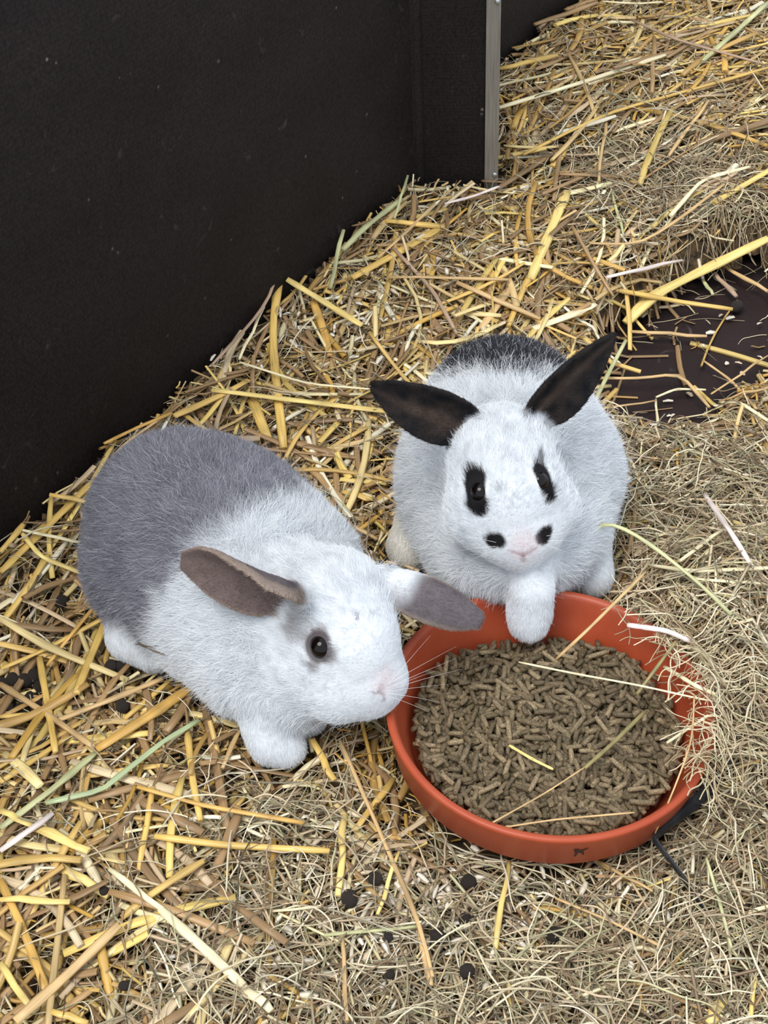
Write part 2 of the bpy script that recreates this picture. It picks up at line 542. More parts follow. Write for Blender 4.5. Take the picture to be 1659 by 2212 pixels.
c = np.ones((off, 4), np.float32); c[:, :3] = np.concatenate(mc); ca.data.foreach_set('color', c.ravel())
me.polygons.foreach_set('use_smooth', np.ones(len(me.polygons), bool))
mass = obj('packed_feed_pellets', me, M_PEL, loc=bowl.location)
mass.rotation_euler = bowl.rotation_euler
tag(mass, 'brown rabbit feed pellets packed in the orange saucer under the topmost ones', 'pellets', pg, 'stuff')
grid = []
n_top = 0; tries = 0
while n_top < 300 and tries < 6000:
    tries += 1
    q = try_place(g.uniform(-.0008, .0012), True, .004)
    if q is None:
        continue
    if any((q[0] - e[0]) ** 2 + (q[1] - e[1]) ** 2 < (0.0066) ** 2 for e in grid):
        continue
    grid.append(q)
    me, V, F, L = pel_lib[g.integers(15)]
    rot = rand_rot(g, True)
    p = toward_in(*q[:2], rot, L, q[2])
    o = obj('feed_pellet', me)
    o.matrix_world = Matrix.Translation(Vector(bowl_pt(p))) @ (Matrix(BOWL_ROT.tolist()) @ rot).to_4x4()
    tag(o, 'short brown feed pellet lying on top of the heap in the orange saucer', 'pellet', pg)
    n_top += 1
# ------------------------------------------------------------------ rabbits
def sd_cone(P, a, ra, b, rb):
    a = np.asarray(a, float); b = np.asarray(b, float)
    ab = b - a
    L2 = ab @ ab
    if L2 < 1e-12:
        return np.linalg.norm(P - a, axis=1) - ra
    Q = P - a
    t = np.clip(Q @ ab / L2, 0, 1)
    Q -= t[:, None] * ab
    return np.sqrt(np.einsum('ij,ij->i', Q, Q)) - (ra + t * (rb - ra))

def smin(a, b, k):
    h = np.clip(0.5 + 0.5 * (b - a) / k, 0, 1)
    return b * (1 - h) + a * h - k * h * (1 - h)

class Ear:
    """thin cupped leaf: centre line pts, half widths, opening normals, cup depth"""
    def __init__(self, pts, widths, normals, cup, thick=0.0020, n=26, low=1.0):
        self.low = low                                              # how far the lower edge joins in the cup
        pts = np.asarray(pts, float)
        s = np.linspace(0, 1, len(pts)); u = np.linspace(0, 1, n)
        # smooth the centre line with a quadratic-ish resample
        c = np.stack([np.interp(u, s, pts[:, i]) for i in range(3)], 1)
        for _ in range(3):
            c[1:-1] = 0.25 * c[:-2] + 0.5 * c[1:-1] + 0.25 * c[2:]
        self.c = c
        w = np.interp(u, np.linspace(0, 1, len(widths)), widths)
        for _ in range(2):
            w[1:-1] = 0.25 * w[:-2] + 0.5 * w[1:-1] + 0.25 * w[2:]
        self.w = w
        N = np.stack([np.interp(u, np.linspace(0, 1, len(normals)), np.asarray(normals, float)[:, i]) for i in range(3)], 1)
        T = unit(np.gradient(c, axis=0))
        S = unit(np.cross(T, N))
        self.T, self.S, self.N = T, S, unit(np.cross(S, T))
        self.cup = np.interp(u, np.linspace(0, 1, len(cup)), cup) if np.ndim(cup) else np.full(n, cup)
        self.th = thick
    def sd(self, P):
        out = np.full(len(P), 9.0)
        bb0, bb1 = self.c.min(0) - 0.035, self.c.max(0) + 0.035
        m = np.all((P > bb0) & (P < bb1), 1)
        if not m.any():
            return np.maximum(out, 0.03)
        Q = P[m]
        best = np.full(len(Q), 1e9); bi = np.zeros(len(Q), int); bt = np.zeros(len(Q))
        for i in range(len(self.c) - 1):
            a, b_ = self.c[i], self.c[i + 1]
            ab = b_ - a
            t = np.clip((Q - a) @ ab / (ab @ ab), 0, 1)
            d = np.linalg.norm(Q - a - t[:, None] * ab, axis=1)
            k = d < best
            best[k] = d[k]; bi[k] = i; bt[k] = t[k]
        def mix(A):
            return A[bi] * (1 - bt)[:, None] + A[bi + 1] * bt[:, None] if A.ndim == 2 else A[bi] * (1 - bt) + A[bi + 1] * bt
        c, T, S, N, w, cup = mix(self.c), mix(self.T), mix(self.S), mix(self.N), mix(self.w), mix(self.cup)
        r = Q - c
        v = (r * S).sum(1); n = (r * N).sum(1); cup = cup * np.where(v > 0, 1, self.low); l = np.abs((r * T).sum(1))
        sheet = np.abs(n - cup * v * v / np.maximum(w, .004)) / np.sqrt(1 + (2 * cup * v / np.maximum(w, .004)) ** 2) - self.th * (0.75 + 0.5 * (1 - np.clip(np.abs(v) / np.maximum(w, 1e-4), 0, 1)))
        edge = np.abs(v) - w
        tip = ((bi == 0) & (bt <= 0)) | ((bi == len(self.c) - 2) & (bt >= 1))
        end = np.where(tip, l - 0.0012, -1.0)
        d = -smin(-sheet, -np.maximum(edge, end), 0.0012)
        out[m] = d
        out[~m] = 0.03
        return out
    def local(self, P):
        D = (self.c ** 2).sum(1)[None] - 2 * P @ self.c.T
        i = D.argmin(1)
        r = P - self.c[i]
        seg = np.linalg.norm(self.c[-1] - self.c[0]) / (len(self.c) - 1)
        t = np.clip((i + (r * self.T[i]).sum(1) / seg) / (len(self.c) - 1), 0, 1)
        v = (r * self.S[i]).sum(1) / np.maximum(self.w[i], 1e-4)
        n = (r * self.N[i]).sum(1) - self.cup[i] * np.where(v > 0, 1, self.low) * v * v * self.w[i]       # > 0 inside the cup
        return t, v, n, self.T[i]

def surface_nets(D, o, h):
    ins = D < 0
    sh = np.array(D.shape) - 1
    def corner(A, c):
        return A[c[0]:c[0] + sh[0], c[1]:c[1] + sh[1], c[2]:c[2] + sh[2]]
    cnt = sum(corner(ins, (a, b, c)).astype(np.int8) for a in (0, 1) for b in (0, 1) for c in (0, 1))
    act = (cnt > 0) & (cnt < 8)
    idx = np.full(tuple(sh), -1, np.int64)
    n = int(act.sum())
    idx[act] = np.arange(n)
    I = np.argwhere(act)
    acc = np.zeros((n, 3)); num = np.zeros(n)
    for ax in range(3):
        o1, o2 = [k for k in range(3) if k != ax]
        for a in (0, 1):
            for b in (0, 1):
                c0 = np.zeros(3, int); c0[o1] = a; c0[o2] = b
                c1 = c0.copy(); c1[ax] = 1
                J0, J1 = I + c0, I + c1
                v0 = D[J0[:, 0], J0[:, 1], J0[:, 2]]; v1 = D[J1[:, 0], J1[:, 1], J1[:, 2]]
                cr = (v0 < 0) != (v1 < 0)
                t = np.where(cr, v0 / np.where(cr, v0 - v1, 1), 0)
                p = np.repeat(c0[None].astype(float), n, 0); p[:, ax] = t
                acc[cr] += p[cr]; num[cr] += 1
    V = (I + acc / num[:, None]) * h + o
    faces = []
    for ax in range(3):
        o1, o2 = (ax + 1) % 3, (ax + 2) % 3
        e0 = [slice(1, None)] * 3; e0[ax] = slice(0, sh[ax])
        e1 = list(e0); e1[ax] = slice(1, sh[ax] + 1)
        e0[o1] = e1[o1] = slice(1, sh[o1]); e0[o2] = e1[o2] = slice(1, sh[o2])
        A, B = ins[tuple(e0)], ins[tuple(e1)]
        for flip, M in ((False, A & ~B), (True, ~A & B)):
            K = np.argwhere(M)
            if not len(K):
                continue
            K[:, o1] += 1; K[:, o2] += 1
            def cell(d1, d2):
                J = K.copy(); J[:, o1] += d1; J[:, o2] += d2
                return idx[J[:, 0], J[:, 1], J[:, 2]]
            q = np.c_[cell(-1, -1), cell(0, -1), cell(0, 0), cell(-1, 0)]
            faces.append(q[:, ::-1] if flip else q)
    return V, np.concatenate(faces)

class Rabbit:
    def __init__(self):
        self.groups = {'body': [], 'head': [], 'legs': []}
        self.ears = []
        self.carve = []
    def add(self, grp, *chain, k=0.02):
        """chain of (px, py, z, r): spheres joined by tapering segments"""
        pts = [(at(x, y, z), r) for x, y, z, r in chain]
        if len(pts) == 1:
            self.groups[grp].append((pts[0][0], pts[0][1], pts[0][0], pts[0][1], k))
        for (a, ra), (b_, rb) in zip(pts, pts[1:]):
            self.groups[grp].append((a, ra, b_, rb, k))
    def ear(self, chain, widths, normals, cup, thick=0.0020, low=1.0):
        self.ears.append(Ear([at(*c) for c in chain], widths, normals, cup, thick, low=low))
    def gsd(self, grp, P):
        d = None
        for a, ra, b_, rb, k in self.groups[grp]:
            e = sd_cone(P, a, ra, b_, rb)
            d = e if d is None else smin(d, e, k)
        return d
    def sd(self, P):
        d = self.gsd('body', P)
        d = smin(d, self.gsd('head', P), 0.012)
        d = smin(d, self.gsd('legs', P), 0.010)
        for e in self.ears:
            d = smin(d, e.sd(P), 0.005)
        for a, ra, b_, rb, k in self.carve:
            d = -smin(-d, sd_cone(P, a, ra, b_, rb), k)
        return d
    def trace(self, px, py):
        """first point of the surface seen at that pixel"""
        d = unit(_F + (px - 829.5) / FPX * _R - (py - 1106) / FPX * _U)
        t = 0.55
        for _ in range(120):
            s = float(self.sd((CAM + t * d)[None])[0])
            t += s * 0.7
            if abs(s) < 1e-5:
                break
        return CAM + t * d
    def normal(self, P, e=0.0008):
        P = np.atleast_2d(P)
        return unit(np.stack([self.sd(P + np.eye(3)[i] * e) - self.sd(P - np.eye(3)[i] * e) for i in range(3)], 1))
    def build(self, h=0.00135, s=5):
        A = [p for g_ in self.groups.values() for c in g_ for p in ((c[0], c[1]), (c[2], c[3]))]
        lo = np.min([p - r for p, r in A], 0); hi = np.max([p + r for p, r in A], 0)
        for e in self.ears:
            lo = np.minimum(lo, e.c.min(0) - e.w.max()); hi = np.maximum(hi, e.c.max(0) + e.w.max())
        lo -= 0.014; hi += 0.014
        n = np.ceil((hi - lo) / (h * s)).astype(int)
        # coarse pass, then fine points near the surface only
        cg = np.stack(np.meshgrid(*[np.arange(k) for k in n], indexing='ij'), -1).reshape(-1, 3)
        Dc = self.sd(lo + (cg + 0.5) * h * s)
        D = np.repeat(np.repeat(np.repeat(Dc.reshape(n), s, 0), s, 1), s, 2)
        m = np.abs(D) < h * s * 1.2
        I = np.argwhere(m)
        D[m] = self.sd(lo + (I + 0.5) * h)
        return surface_nets(D, lo + 0.5 * h, h)

def fur_material(name, rough=0.75):
    m, nt, b = mat(name)
    at_ = node(nt, 'ShaderNodeAttribute', attribute_name='tint')
    nt.links.new(at_.outputs['Color'], b.inputs['Base Color'])
    b.inputs['Roughness'].default_value = rough
    b.inputs['Specular IOR Level'].default_value = 0.25
    return m
M_SKIN = fur_material('rabbit_undercoat', 0.9)
M_FUR = fur_material('rabbit_fur', 0.7)
M_EYE, nt, b = mat('rabbit_eye')
b.inputs['Base Color'].default_value = (*lin(12, 7, 6), 1); b.inputs['Roughness'].default_value = .04
b.inputs['Specular IOR Level'].default_value = .32
M_WHISK, nt, b = mat('whisker')
b.inputs['Base Color'].default_value = (.85, .82, .8, 1); b.inputs['Roughness'].default_value = .4
M_CLAW, nt, b = mat('claw_horn')
b.inputs['Base Color'].default_value = (*lin(205, 185, 175), 1); b.inputs['Roughness'].default_value = .35

def make_fur(rab, V, Fq, colorfn, lenfn, flowfn, n, seed, keep=None, rscale=1.0):
    g = np.random.default_rng(seed)
    A, B, C_, D_ = (V[Fq[:, i]] for i in range(4))
    nr = np.cross(C_ - A, D_ - B)
    ar = 0.5 * np.linalg.norm(nr, axis=1)
    nr = unit(nr)
    vn = np.zeros_like(V)
    for i in range(4):
        np.add.at(vn, Fq[:, i], nr * ar[:, None])
    vn = unit(vn)
    f = np.searchsorted(np.cumsum(ar / ar.sum()), g.uniform(size=n)).clip(0, len(Fq) - 1)
    u, v = g.uniform(size=(2, n, 1))
    w = [(1 - u) * (1 - v), u * (1 - v), u * v, (1 - u) * v]
    P = sum(w[i] * V[Fq[f, i]] for i in range(4))
    N = unit(sum(w[i] * vn[Fq[f, i]] for i in range(4)))
    L, lift = lenfn(P, N)
    ok = L > 0
    if keep is not None:
        ok &= keep(P, N)
    P, N, L, lift = P[ok], N[ok], L[ok], lift[ok]
    flow = flowfn(P, N)
    # tufts: neighbouring strands lean together
    j = np.stack([vnoise(P, 0.0065, seed + 1), vnoise(P, 0.0065, seed + 2), vnoise(P, 0.0065, seed + 3)], 1)
    flow = flow + 0.55 * j + g.normal(0, .22, P.shape)
    flow = flow - (flow * N).sum(1, keepdims=True) * N
    flow = unit(flow)
    L = L * g.uniform(.6, 1.15, len(L))
    fly = (g.uniform(size=len(L)) < .03) & (L > .004)
    L = np.where(fly, L * 1.45, L); lift = np.where(fly, np.minimum(lift + .3, .8), lift)
    # clumps: strands of one tuft bend towards a shared tip
    cell = np.where(L > .004, .0042, .0022)[:, None]
    warp = P + .0015 * j
    key = np.floor(warp / cell).astype(np.int64)
    key = (key[:, 0] * 73856093) ^ (key[:, 1] * 19349663) ^ (key[:, 2] * 83492791)
    _, inv, cn = np.unique(key, return_inverse=True, return_counts=True)
    cm = np.stack([np.bincount(inv, P[:, i]) for i in range(3)], 1) / cn[:, None]
    pull = (cm[inv] - P) * (.62 * g.uniform(.3, 1.1, len(P)) * ~fly)[:, None]
    shade = (g.uniform(.86, 1.06, len(cn)))[inv]
    d0 = unit(N * (lift + .25)[:, None] + flow * (1 - lift)[:, None])
    d1 = unit(N * (lift * .7)[:, None] + flow + g.normal(0, .12, P.shape))
    k = 5
    pts = np.zeros((len(P), k, 3)); pts[:, 0] = P - N * 0.0004
    for i in range(1, k):
        t = i / (k - 1)
        d = unit(d0 * (1 - t) + d1 * t + np.array([0, 0, -.10]) * t)
        pts[:, i] = pts[:, i - 1] + d * (L / (k - 1))[:, None] + pull * (2 * t - 1 / (k - 1)) / (k - 1)
    rad = np.linspace(1, .22, k)[None] * (0.000068 + 0.000035 * np.clip(L / .008, 0, 1))[:, None] * g.uniform(.8, 1.2, (len(P), 1)) * rscale
    return pts, rad, np.clip(colorfn(P, N, g) * shade[:, None], 0, .95)

def whisker(parent, root, tip, sag, r=0.00011, side=None):
    root, tip = np.asarray(root), np.asarray(tip)
    n = 8
    t = np.linspace(0, 1, n)[:, None]
    c = root * (1 - t) + tip * t + np.array([0, 0, -1.0]) * sag * (t * t) + (0 if side is None else side * 4 * t * (1 - t))
    T = unit(np.gradient(c, axis=0)); S = unit(np.cross(T, [0.1, 0.2, 1])); N = np.cross(S, T)
    V = []; F = []
    for i in range(n):
        rr = r * (1 - .8 * i / (n - 1))
        for j in range(4):
            a = j * math.pi / 2
            V.append(c[i] + rr * (math.cos(a) * S[i] + math.sin(a) * N[i]))
    for i in range(n - 1):
        for j in range(4):
            j2 = (j + 1) % 4
            F.append((i * 4 + j, i * 4 + j2, i * 4 + 4 + j2, i * 4 + 4 + j))
    return obj('whisker', mesh_np('whisker', V, F), M_WHISK, parent)

def eyeball(parent, c, n, r):
    """cornea-bulged eyeball with lid ring"""
    bm = bmesh.new()
    bmesh.ops.create_uvsphere(bm, u_segments=28, v_segments=18, radius=r)
    for v in bm.verts:
        if v.co.z > 0:
            v.co.z *= 1.06
    o = obj('eye', bm_mesh('eye', bm, True), M_EYE, parent, c)
    o.rotation_euler = Vector(n).to_track_quat('Z', 'Y').to_euler()
    return o

def lid_ring(parent, c, n, R, r, col, squash, updir):
    m, nt, b = mat('eyelid')
    b.inputs['Base Color'].default_value = (*col, 1); b.inputs['Roughness'].default_value = .5
    N = unit(n); S = unit(np.cross(updir, N)); T = np.cross(N, S)
    V = []; F = []
    nu, nv = 36, 8
    for i in range(nu):
        a = 2 * math.pi * i / nu
        e = S * math.cos(a) * R + T * math.sin(a) * R * squash
        out = unit(e)
        for j in range(nv):
            bb = 2 * math.pi * j / nv
            V.append(np.asarray(c) + e + r * (math.cos(bb) * out + math.sin(bb) * N))
    for i in range(nu):
        for j in range(nv):
            F.append((i * nv + j, ((i + 1) % nu) * nv + j, ((i + 1) % nu) * nv + (j + 1) % nv, i * nv + (j + 1) % nv))
    o = obj('eyelid', mesh_np('eyelid', V, F), m, parent)
    o.matrix_parent_inverse = parent.matrix_basis.inverted()
    return o

def claw(parent, p, d, L=0.006, r=0.0011):
    p = np.asarray(p, float); d = unit(d)
    S = unit(np.cross(d, [0, 0, 1])); N = np.cross(S, d)
    V = []; F = []
    n = 5
    for i in range(n):
        t = i / (n - 1)
        c = p + d * L * t - np.array([0, 0, 1]) * L * .35 * t * t
        rr = r * (1 - .85 * t)
        for j in range(6):
            a = j * math.pi / 3
            V.append(c + rr * (S * math.cos(a) + N * math.sin(a)))
    for i in range(n - 1):
        for j in range(6):
            F.append((i * 6 + j, i * 6 + (j + 1) % 6, i * 6 + 6 + (j + 1) % 6, i * 6 + 6 + j))
    return obj('claw', mesh_np('claw', V, F), M_CLAW, parent)

WHITE = np.array(lin(237, 241, 247))
def paint(base, col, w):
    return base * (1 - w[:, None]) + np.asarray(col) * w[:, None]
def spot(P, c, r, soft, seed=11, amp=.0012, scale=.004):
    d = np.linalg.norm(P - c, axis=1) + amp * vnoise(P, scale, seed)
    return 1 - sstep(r - soft, r + soft, d)
def bar(P, a, b_, r, soft, seed=12, amp=.001, scale=.004):
    d = sd_cone(P, a, 0, b_, 0) + amp * vnoise(P, scale, seed)
    return 1 - sstep(r - soft, r + soft, d)

def finish(rab, name, label, colorfn, lenfn, flowfn, nfur, seed, keep):
    V, Fq = rab.build()
    root = bpy.data.objects.new(name, None)
    COL.objects.link(root)
    base = V[:, :2].mean(0)
    tag(root, label, 'rabbit')
    g = np.random.default_rng(seed)
    body = obj('body', mesh_np('rabbit_body', V, Fq, colors=colorfn(V, None, None) * .8), M_SKIN, root)
    pts, rad, col = make_fur(rab, V, Fq, colorfn, lenfn, flowfn, nfur, seed, keep)
    fur = curves_obj('fur', pts, rad, col, M_FUR, root)
    fur['kind'] = 'stuff'
    return root

# ---------------- grey and white rabbit
G = Rabbit()
G.add('body', (405, 1118, .098, .060), (480, 1195, .094, .056), (570, 1330, .090, .048), k=.03)
G.add('body', (330, 1225, .072, .046), (360, 1150, .085, .050), k=.03)
G.add('body', (535, 1125, .078, .044), (660, 1215, .080, .036), k=.03)
G.add('body', (560, 1430, .072, .038), (620, 1470, .070, .030), k=.025)
G.add('body', (460, 1330, .070, .042), k=.03)
G.add('legs', (300, 1330, .055, .022), (290, 1370, .043, .017), (335, 1415, .034, .0125), k=.012)
G.add('legs', (585, 1500, .066, .024), (582, 1562, .050, .0160), (592, 1602, .040, .0138), (620, 1616, .037, .0112), k=.010)
for _x, _y in ((634, 1606), (638, 1622), (624, 1634)):
    G.add('legs', (_x, _y, .0365, .0058), k=.0035)
G.add('legs', (650, 1480, .064, .018), (655, 1535, .042, .013), (668, 1548, .037, .011), k=.010)
G.add('head', (650, 1320, .100, .042), (715, 1315, .118, .034), k=.02)
G.add('head', (722, 1308, .120, .033), (764, 1392, .112, .0265), (803, 1448, .098, .0185), k=.015)
G.add('head', (675, 1430, .094, .027), (740, 1470, .088, .023), (795, 1480, .086, .017), k=.015)
G.add('head', (812, 1465, .092, .0165), (828, 1472, .090, .0135), k=.010)
G.add('head', (800, 1500, .080, .011), k=.010)
G.ear([(648, 1282, .144), (588, 1262, .154), (520, 1246, .160), (456, 1227, .162), (397, 1211, .160)],
      [.0130, .0235, .0240, .0208, .0155, .0060], [(-.20, -.92, .02), (-.25, -.90, .08), (-.30, -.85, .35), (-.20, -.75, .50)], [1.2, 1.15, .7, .35], low=.25)
G.ear([(806, 1250, .132), (868, 1268, .134), (930, 1292, .130), (985, 1315, .121), (1038, 1338, .110)],
      [.0105, .0135, .0150, .0152, .0130, .0065], [(.15, .35, -.9), (.1, .4, -.9), (0, .4, -.9)], .40)
_mo = G.trace(826, 1503)
G.carve.append((_mo + [-.006, .002, .004], .0006, _mo + [.004, -.0005, .0005], .0011, .0015))
G.carve.append((G.trace(824, 1482), .0003, G.trace(827, 1500), .0006, .0015))
ge1 = G.trace(687, 1398)
gn1 = G.normal(ge1)[0]
g_eye = ge1 - gn1 * .0044
_hs = unit(np.cross(at(830, 1470, .090) - at(725, 1310, .120), [0, 0, 1]))       # across the head
_hc = at(768, 1392, .112)
ge2 = g_eye - 2 * ((g_eye - _hc) @ _hs) * _hs + np.array([.004, .012, -.008])
for _ in range(12):
    ge2 = ge2 - G.normal(ge2)[0] * float(G.sd(ge2[None])[0])
gplane_pts = np.array([G.trace(x, y) for x, y in ((672, 1068), (562, 1135), (440, 1165), (350, 1275), (336, 1365))])
_c = gplane_pts.mean(0)
_u, _s, _vt = np.linalg.svd(gplane_pts - _c)
gp_n = _vt[2] * (1 if (G.trace(300, 1050) - _c) @ _vt[2] > 0 else -1)
gp_c = _c
g_nose = G.trace(832, 1470)
g_mouth = [G.trace(x, y) for x, y in ((806, 1496), (828, 1500), (830, 1514))]
g_foot = at(310, 1400, .035)
GREY = np.array(lin(147, 147, 158)); GREYD = np.array(lin(120, 119, 130)); EARG = np.array(lin(112, 104, 108)); EARIN = np.array(lin(120, 104, 101))
g_marks = {'eyea': G.trace(690, 1375), 'eyeb': G.trace(712, 1415), 'eyec': G.trace(680, 1440), 'brow': G.trace(635, 1365), 'brow2': G.trace(665, 1380), 'back': G.trace(650, 1330),
           'speck': G.trace(772, 1336), 'face': G.trace(800, 1290)}

def cached(fn):
    store = {}
    def f(P):
        k = (P.shape, float(P[0, 0]), float(P[-1, 2]))
        if k not in store:
            store.clear()
            store[k] = fn(P)
        return store[k]
    return f
@cached
def g_regions(P):
    e = [x.sd(P) for x in G.ears]
    hd = G.gsd('head', P); bd = G.gsd('body', P); lg = G.gsd('legs', P)
    return e, hd, bd, lg
def g_color(P, N, g):
    e, hd, bd, lg = g_regions(P)
    c = np.repeat(WHITE[None], len(P), 0)
    d = (P - gp_c) @ gp_n + .006 * vnoise(P, .02, 21) + .0035 * vnoise(P, .005, 22)
    w = sstep(-.010, .014, d)
    w *= sstep(.026, .046, P[:, 2] + .004 * vnoise(P, .01, 23))          # white feet and belly hem
    foot = np.linalg.norm((P - g_foot) * [1, 1, .8], axis=1)
    w *= sstep(.024, .036, foot)
    w *= sstep(-.004, .006, hd)
    gg = GREY + (GREYD - GREY) * (0.5 + 0.5 * vnoise(P, .016, 24))[:, None]
    if g is not None:                                                     # pale guard hairs through the grey
        salt = g.uniform(size=len(P))
        gg = np.where((salt < .16)[:, None], np.array(lin(196, 197, 207)), gg * g.uniform(.8, 1.15, (len(P), 1)))
        w = np.clip(w + g.normal(0, .22, len(P)) * (4 * w * (1 - w)), 0, 1)
    c = paint(c, gg, w)
    # ears
    for i, E_ in enumerate(G.ears):
        t, v, n, T = E_.local(P)
        we = sstep(.004, .0005, e[i]) * sstep(-.02 if i == 0 else .10, .09 if i == 0 else .42, t + (.10 * vnoise(P, .012, 25) if i else 0) - (.10 * v if i else 0))
        inner = sstep(.0, .0006, n)
        ce = EARG * (1 + .12 * vnoise(P, .005, 26)[:, None]) * (1 if g is None else g.uniform(.75, 1.3, (len(P), 1)))
        if i == 0:
            ce = np.where((inner > .5)[:, None], EARIN * (1 + .15 * vnoise(P, .006, 27)[:, None]), ce)
        rim = sstep(.84, .98, np.abs(v))
        ce = paint(ce, lin(178, 158, 142), rim * .6)
        c = paint(c, ce, we)
    # face
    on_head = sstep(.004, .001, hd)
    for k, r, s_, a in (('eyea', .0064, .0028, .9), ('eyeb', .0060, .0030, .8), ('eyec', .0046, .0028, .7), ('brow', .0065, .004, .5), ('brow2', .0052, .004, .6), ('back', .007, .005, .5)):
        c = paint(c, lin(112, 102, 102), spot(P, g_marks[k], r, s_, 28) * a * on_head)
    c = paint(c, lin(90, 82, 86), (1 - sstep(.0098, .0122, np.linalg.norm(P - g_eye, axis=1))) * .9)
    c = paint(c, lin(110, 105, 115), spot(P, g_marks['speck'], .0014, .0006, 29) * .8)
    c = paint(c, lin(236, 205, 208), spot(P, g_nose, .0085, .006, 30) * .34)
    c = paint(c, lin(200, 150, 150), (1 - sstep(.0012, .003, sd_cone(P, G.carve[1][0], 0, G.carve[1][2], 0))) * .25)
    c = paint(c, lin(140, 118, 124), bar(P, g_mouth[0], g_mouth[1], .0006, .0007, 45, .0004) * .6)
    c = paint(c, lin(120, 98, 104), bar(P, g_mouth[1], g_mouth[2], .0006, .0008, 46, .0004) * .75)
    if g is not None:
        c = c * g.uniform(.93, 1.04, (len(P), 1))
    return np.clip(c, 0, .95)
g_head_c = at(760, 1390, .105); g_head_back = at(650, 1300, .12); g_tail = at(330, 1010, .07)
def g_len(P, N):
    e, hd, bd, lg = g_regions(P)
    L = np.full(len(P), .0105); lift = np.full(len(P), .40)
    wh = sstep(.010, -.001, hd) ; tn = np.linalg.norm(P - g_nose, axis=1)
    Lh = .0026 + .0048 * sstep(.015, .065, tn)
    L = L * (1 - wh) + Lh * wh; lift = lift * (1 - wh) + .22 * wh
    wl = sstep(.006, -.001, lg); L = L * (1 - wl) + .0032 * wl
    for i, x in enumerate(G.ears):
        t, v, n, T = x.local(P)
        we = sstep(.003, .0, e[i]) * sstep(.0, .15, t)
        L = L * (1 - we) + .0030 * we; lift = lift * (1 - we) + .26 * we
    de = np.linalg.norm(P - g_eye, axis=1)
    L = np.where(de < .0093, 0, np.minimum(L, np.maximum(.0012, (de - .0083) * 1.1)))
    return L, lift
def g_flow(P, N):
    e, hd, bd, lg = g_regions(P)
    back = unit(g_tail - P + np.array([0, 0, -.02])) * .9 + np.array([0, 0, -.35])
    hb = unit(g_head_back - g_nose)
    wh = sstep(.012, -.002, hd)
    f = back * (1 - wh)[:, None] + hb * wh[:, None]
    wl = sstep(.006, -.002, lg)
    f = f * (1 - wl)[:, None] + np.array([.3, -.5, -.6]) * wl[:, None]
    for i, x in enumerate(G.ears):
        t, v, n, T = x.local(P)
        we = sstep(.004, .0, e[i])[:, None]
        f = f * (1 - we) + T * we
    return f
def under(P, N):
    return ~((N[:, 2] < -.55) & (P[:, 2] < .055))
grey = finish(G, 'rabbit', 'grey and white young rabbit with drooping grey ears, nose at the saucer rim', g_color, g_len, g_flow, 280000, 300, under)
_e = eyeball(grey, g_eye, gn1, .0079)
lid_ring(_e, g_eye + gn1 * .0030, gn1, .0076, .0009, lin(62, 52, 54), .92, [0, 0, 1])
g2 = G.normal(ge2)[0]
eyeball(grey, ge2 - g2 * .0048, g2, .0072)
for (px, py), (tx, ty), dz, sag in [((838, 1478), (985, 1392), .02, .002), ((842, 1484), (985, 1418), .012, .002), ((842, 1490), (1000, 1436), .004, .004), ((842, 1494), (965, 1472), -.004, .003),
                                    ((838, 1498), (955, 1510), -.008, .004), ((834, 1502), (928, 1532), -.012, .003), ((840, 1488), (940, 1445), .006, .002), ((838, 1480), (930, 1370), .022, .001),
                                    ((775, 1510), (668, 1580), -.03, .002), ((785, 1512), (690, 1592), -.035, .002), ((795, 1514), (745, 1590), -.04, .002), ((768, 1508), (640, 1592), -.028, .003), ((800, 1515), (775, 1590), -.035, .0)]:
    p = G.trace(px, py)
    whisker(grey, p, at(tx, ty, p[2] + dz), sag)
for px, py, dd in ((640, 1600, (1, -.45, -.1)), (648, 1612, (1, -.6, -.2)), (640, 1632, (.8, -.8, -.25))):
    claw(grey, at(px, py, .037), dd, .0065)
# ---------------- white rabbit with black ears
B = Rabbit()
B.add('body', (1090, 898, .090, .057), (1095, 985, .085, .066), (1098, 1090, .075, .054), k=.03)
B.add('body', (995, 1060, .070, .040), (1010, 1130, .062, .036), k=.03)
B.add('body', (1212, 1040, .072, .040), (1200, 1120, .062, .036), k=.03)
B.add('body', (1030, 1188, .072, .031), (1120, 1196, .080, .028), (1190, 1172, .072, .029), k=.022)
B.add('body', (1030, 1208, .080, .020), (1110, 1214, .086, .0165), (1185, 1192, .080, .0175), k=.012)
B.add('legs', (1150, 1228, .092, .0150), (1148, 1275, .086, .0122), (1144, 1322, .068, .0126), (1142, 1346, .0605, .0118), k=.010)
for _x, _y in ((1128, 1358), (1143, 1364), (1157, 1357)):
    B.add('legs', (_x, _y, .0585, .0056), k=.0035)
B.add('legs', (1258, 1180, .058, .021), (1275, 1226, .048, .0135), (1284, 1250, .044, .0120), k=.010)
B.add('legs', (900, 1140, .040, .018), (878, 1180, .034, .0120), (880, 1200, .032, .0105), k=.010)
B.add('head', (1080, 985, .158, .034), (1096, 1065, .146, .0315), (1118, 1135, .130, .0215), k=.018)
B.add('head', (1040, 1118, .130, .0225), (1085, 1158, .124, .0165), k=.015)
B.add('head', (1180, 1100, .130, .0215), (1160, 1148, .124, .0160), k=.015)
B.add('head', (1126, 1160, .126, .0165), (1128, 1172, .124, .0125), k=.010)
B.add('head', (1122, 1196, .114, .0105), k=.010)
B.add('head', (1085, 1010, .125, .036), (1098, 1120, .098, .036), k=.025)
B.ear([(1028, 928, .176), (985, 906, .186), (925, 884, .192), (862, 860, .194), (806, 833, .192)],
      [.0095, .0170, .0195, .0175, .0120, .0035], [(-.25, -.85, .35), (-.25, -.85, .30), (-.2, -.85, .25)], .40)
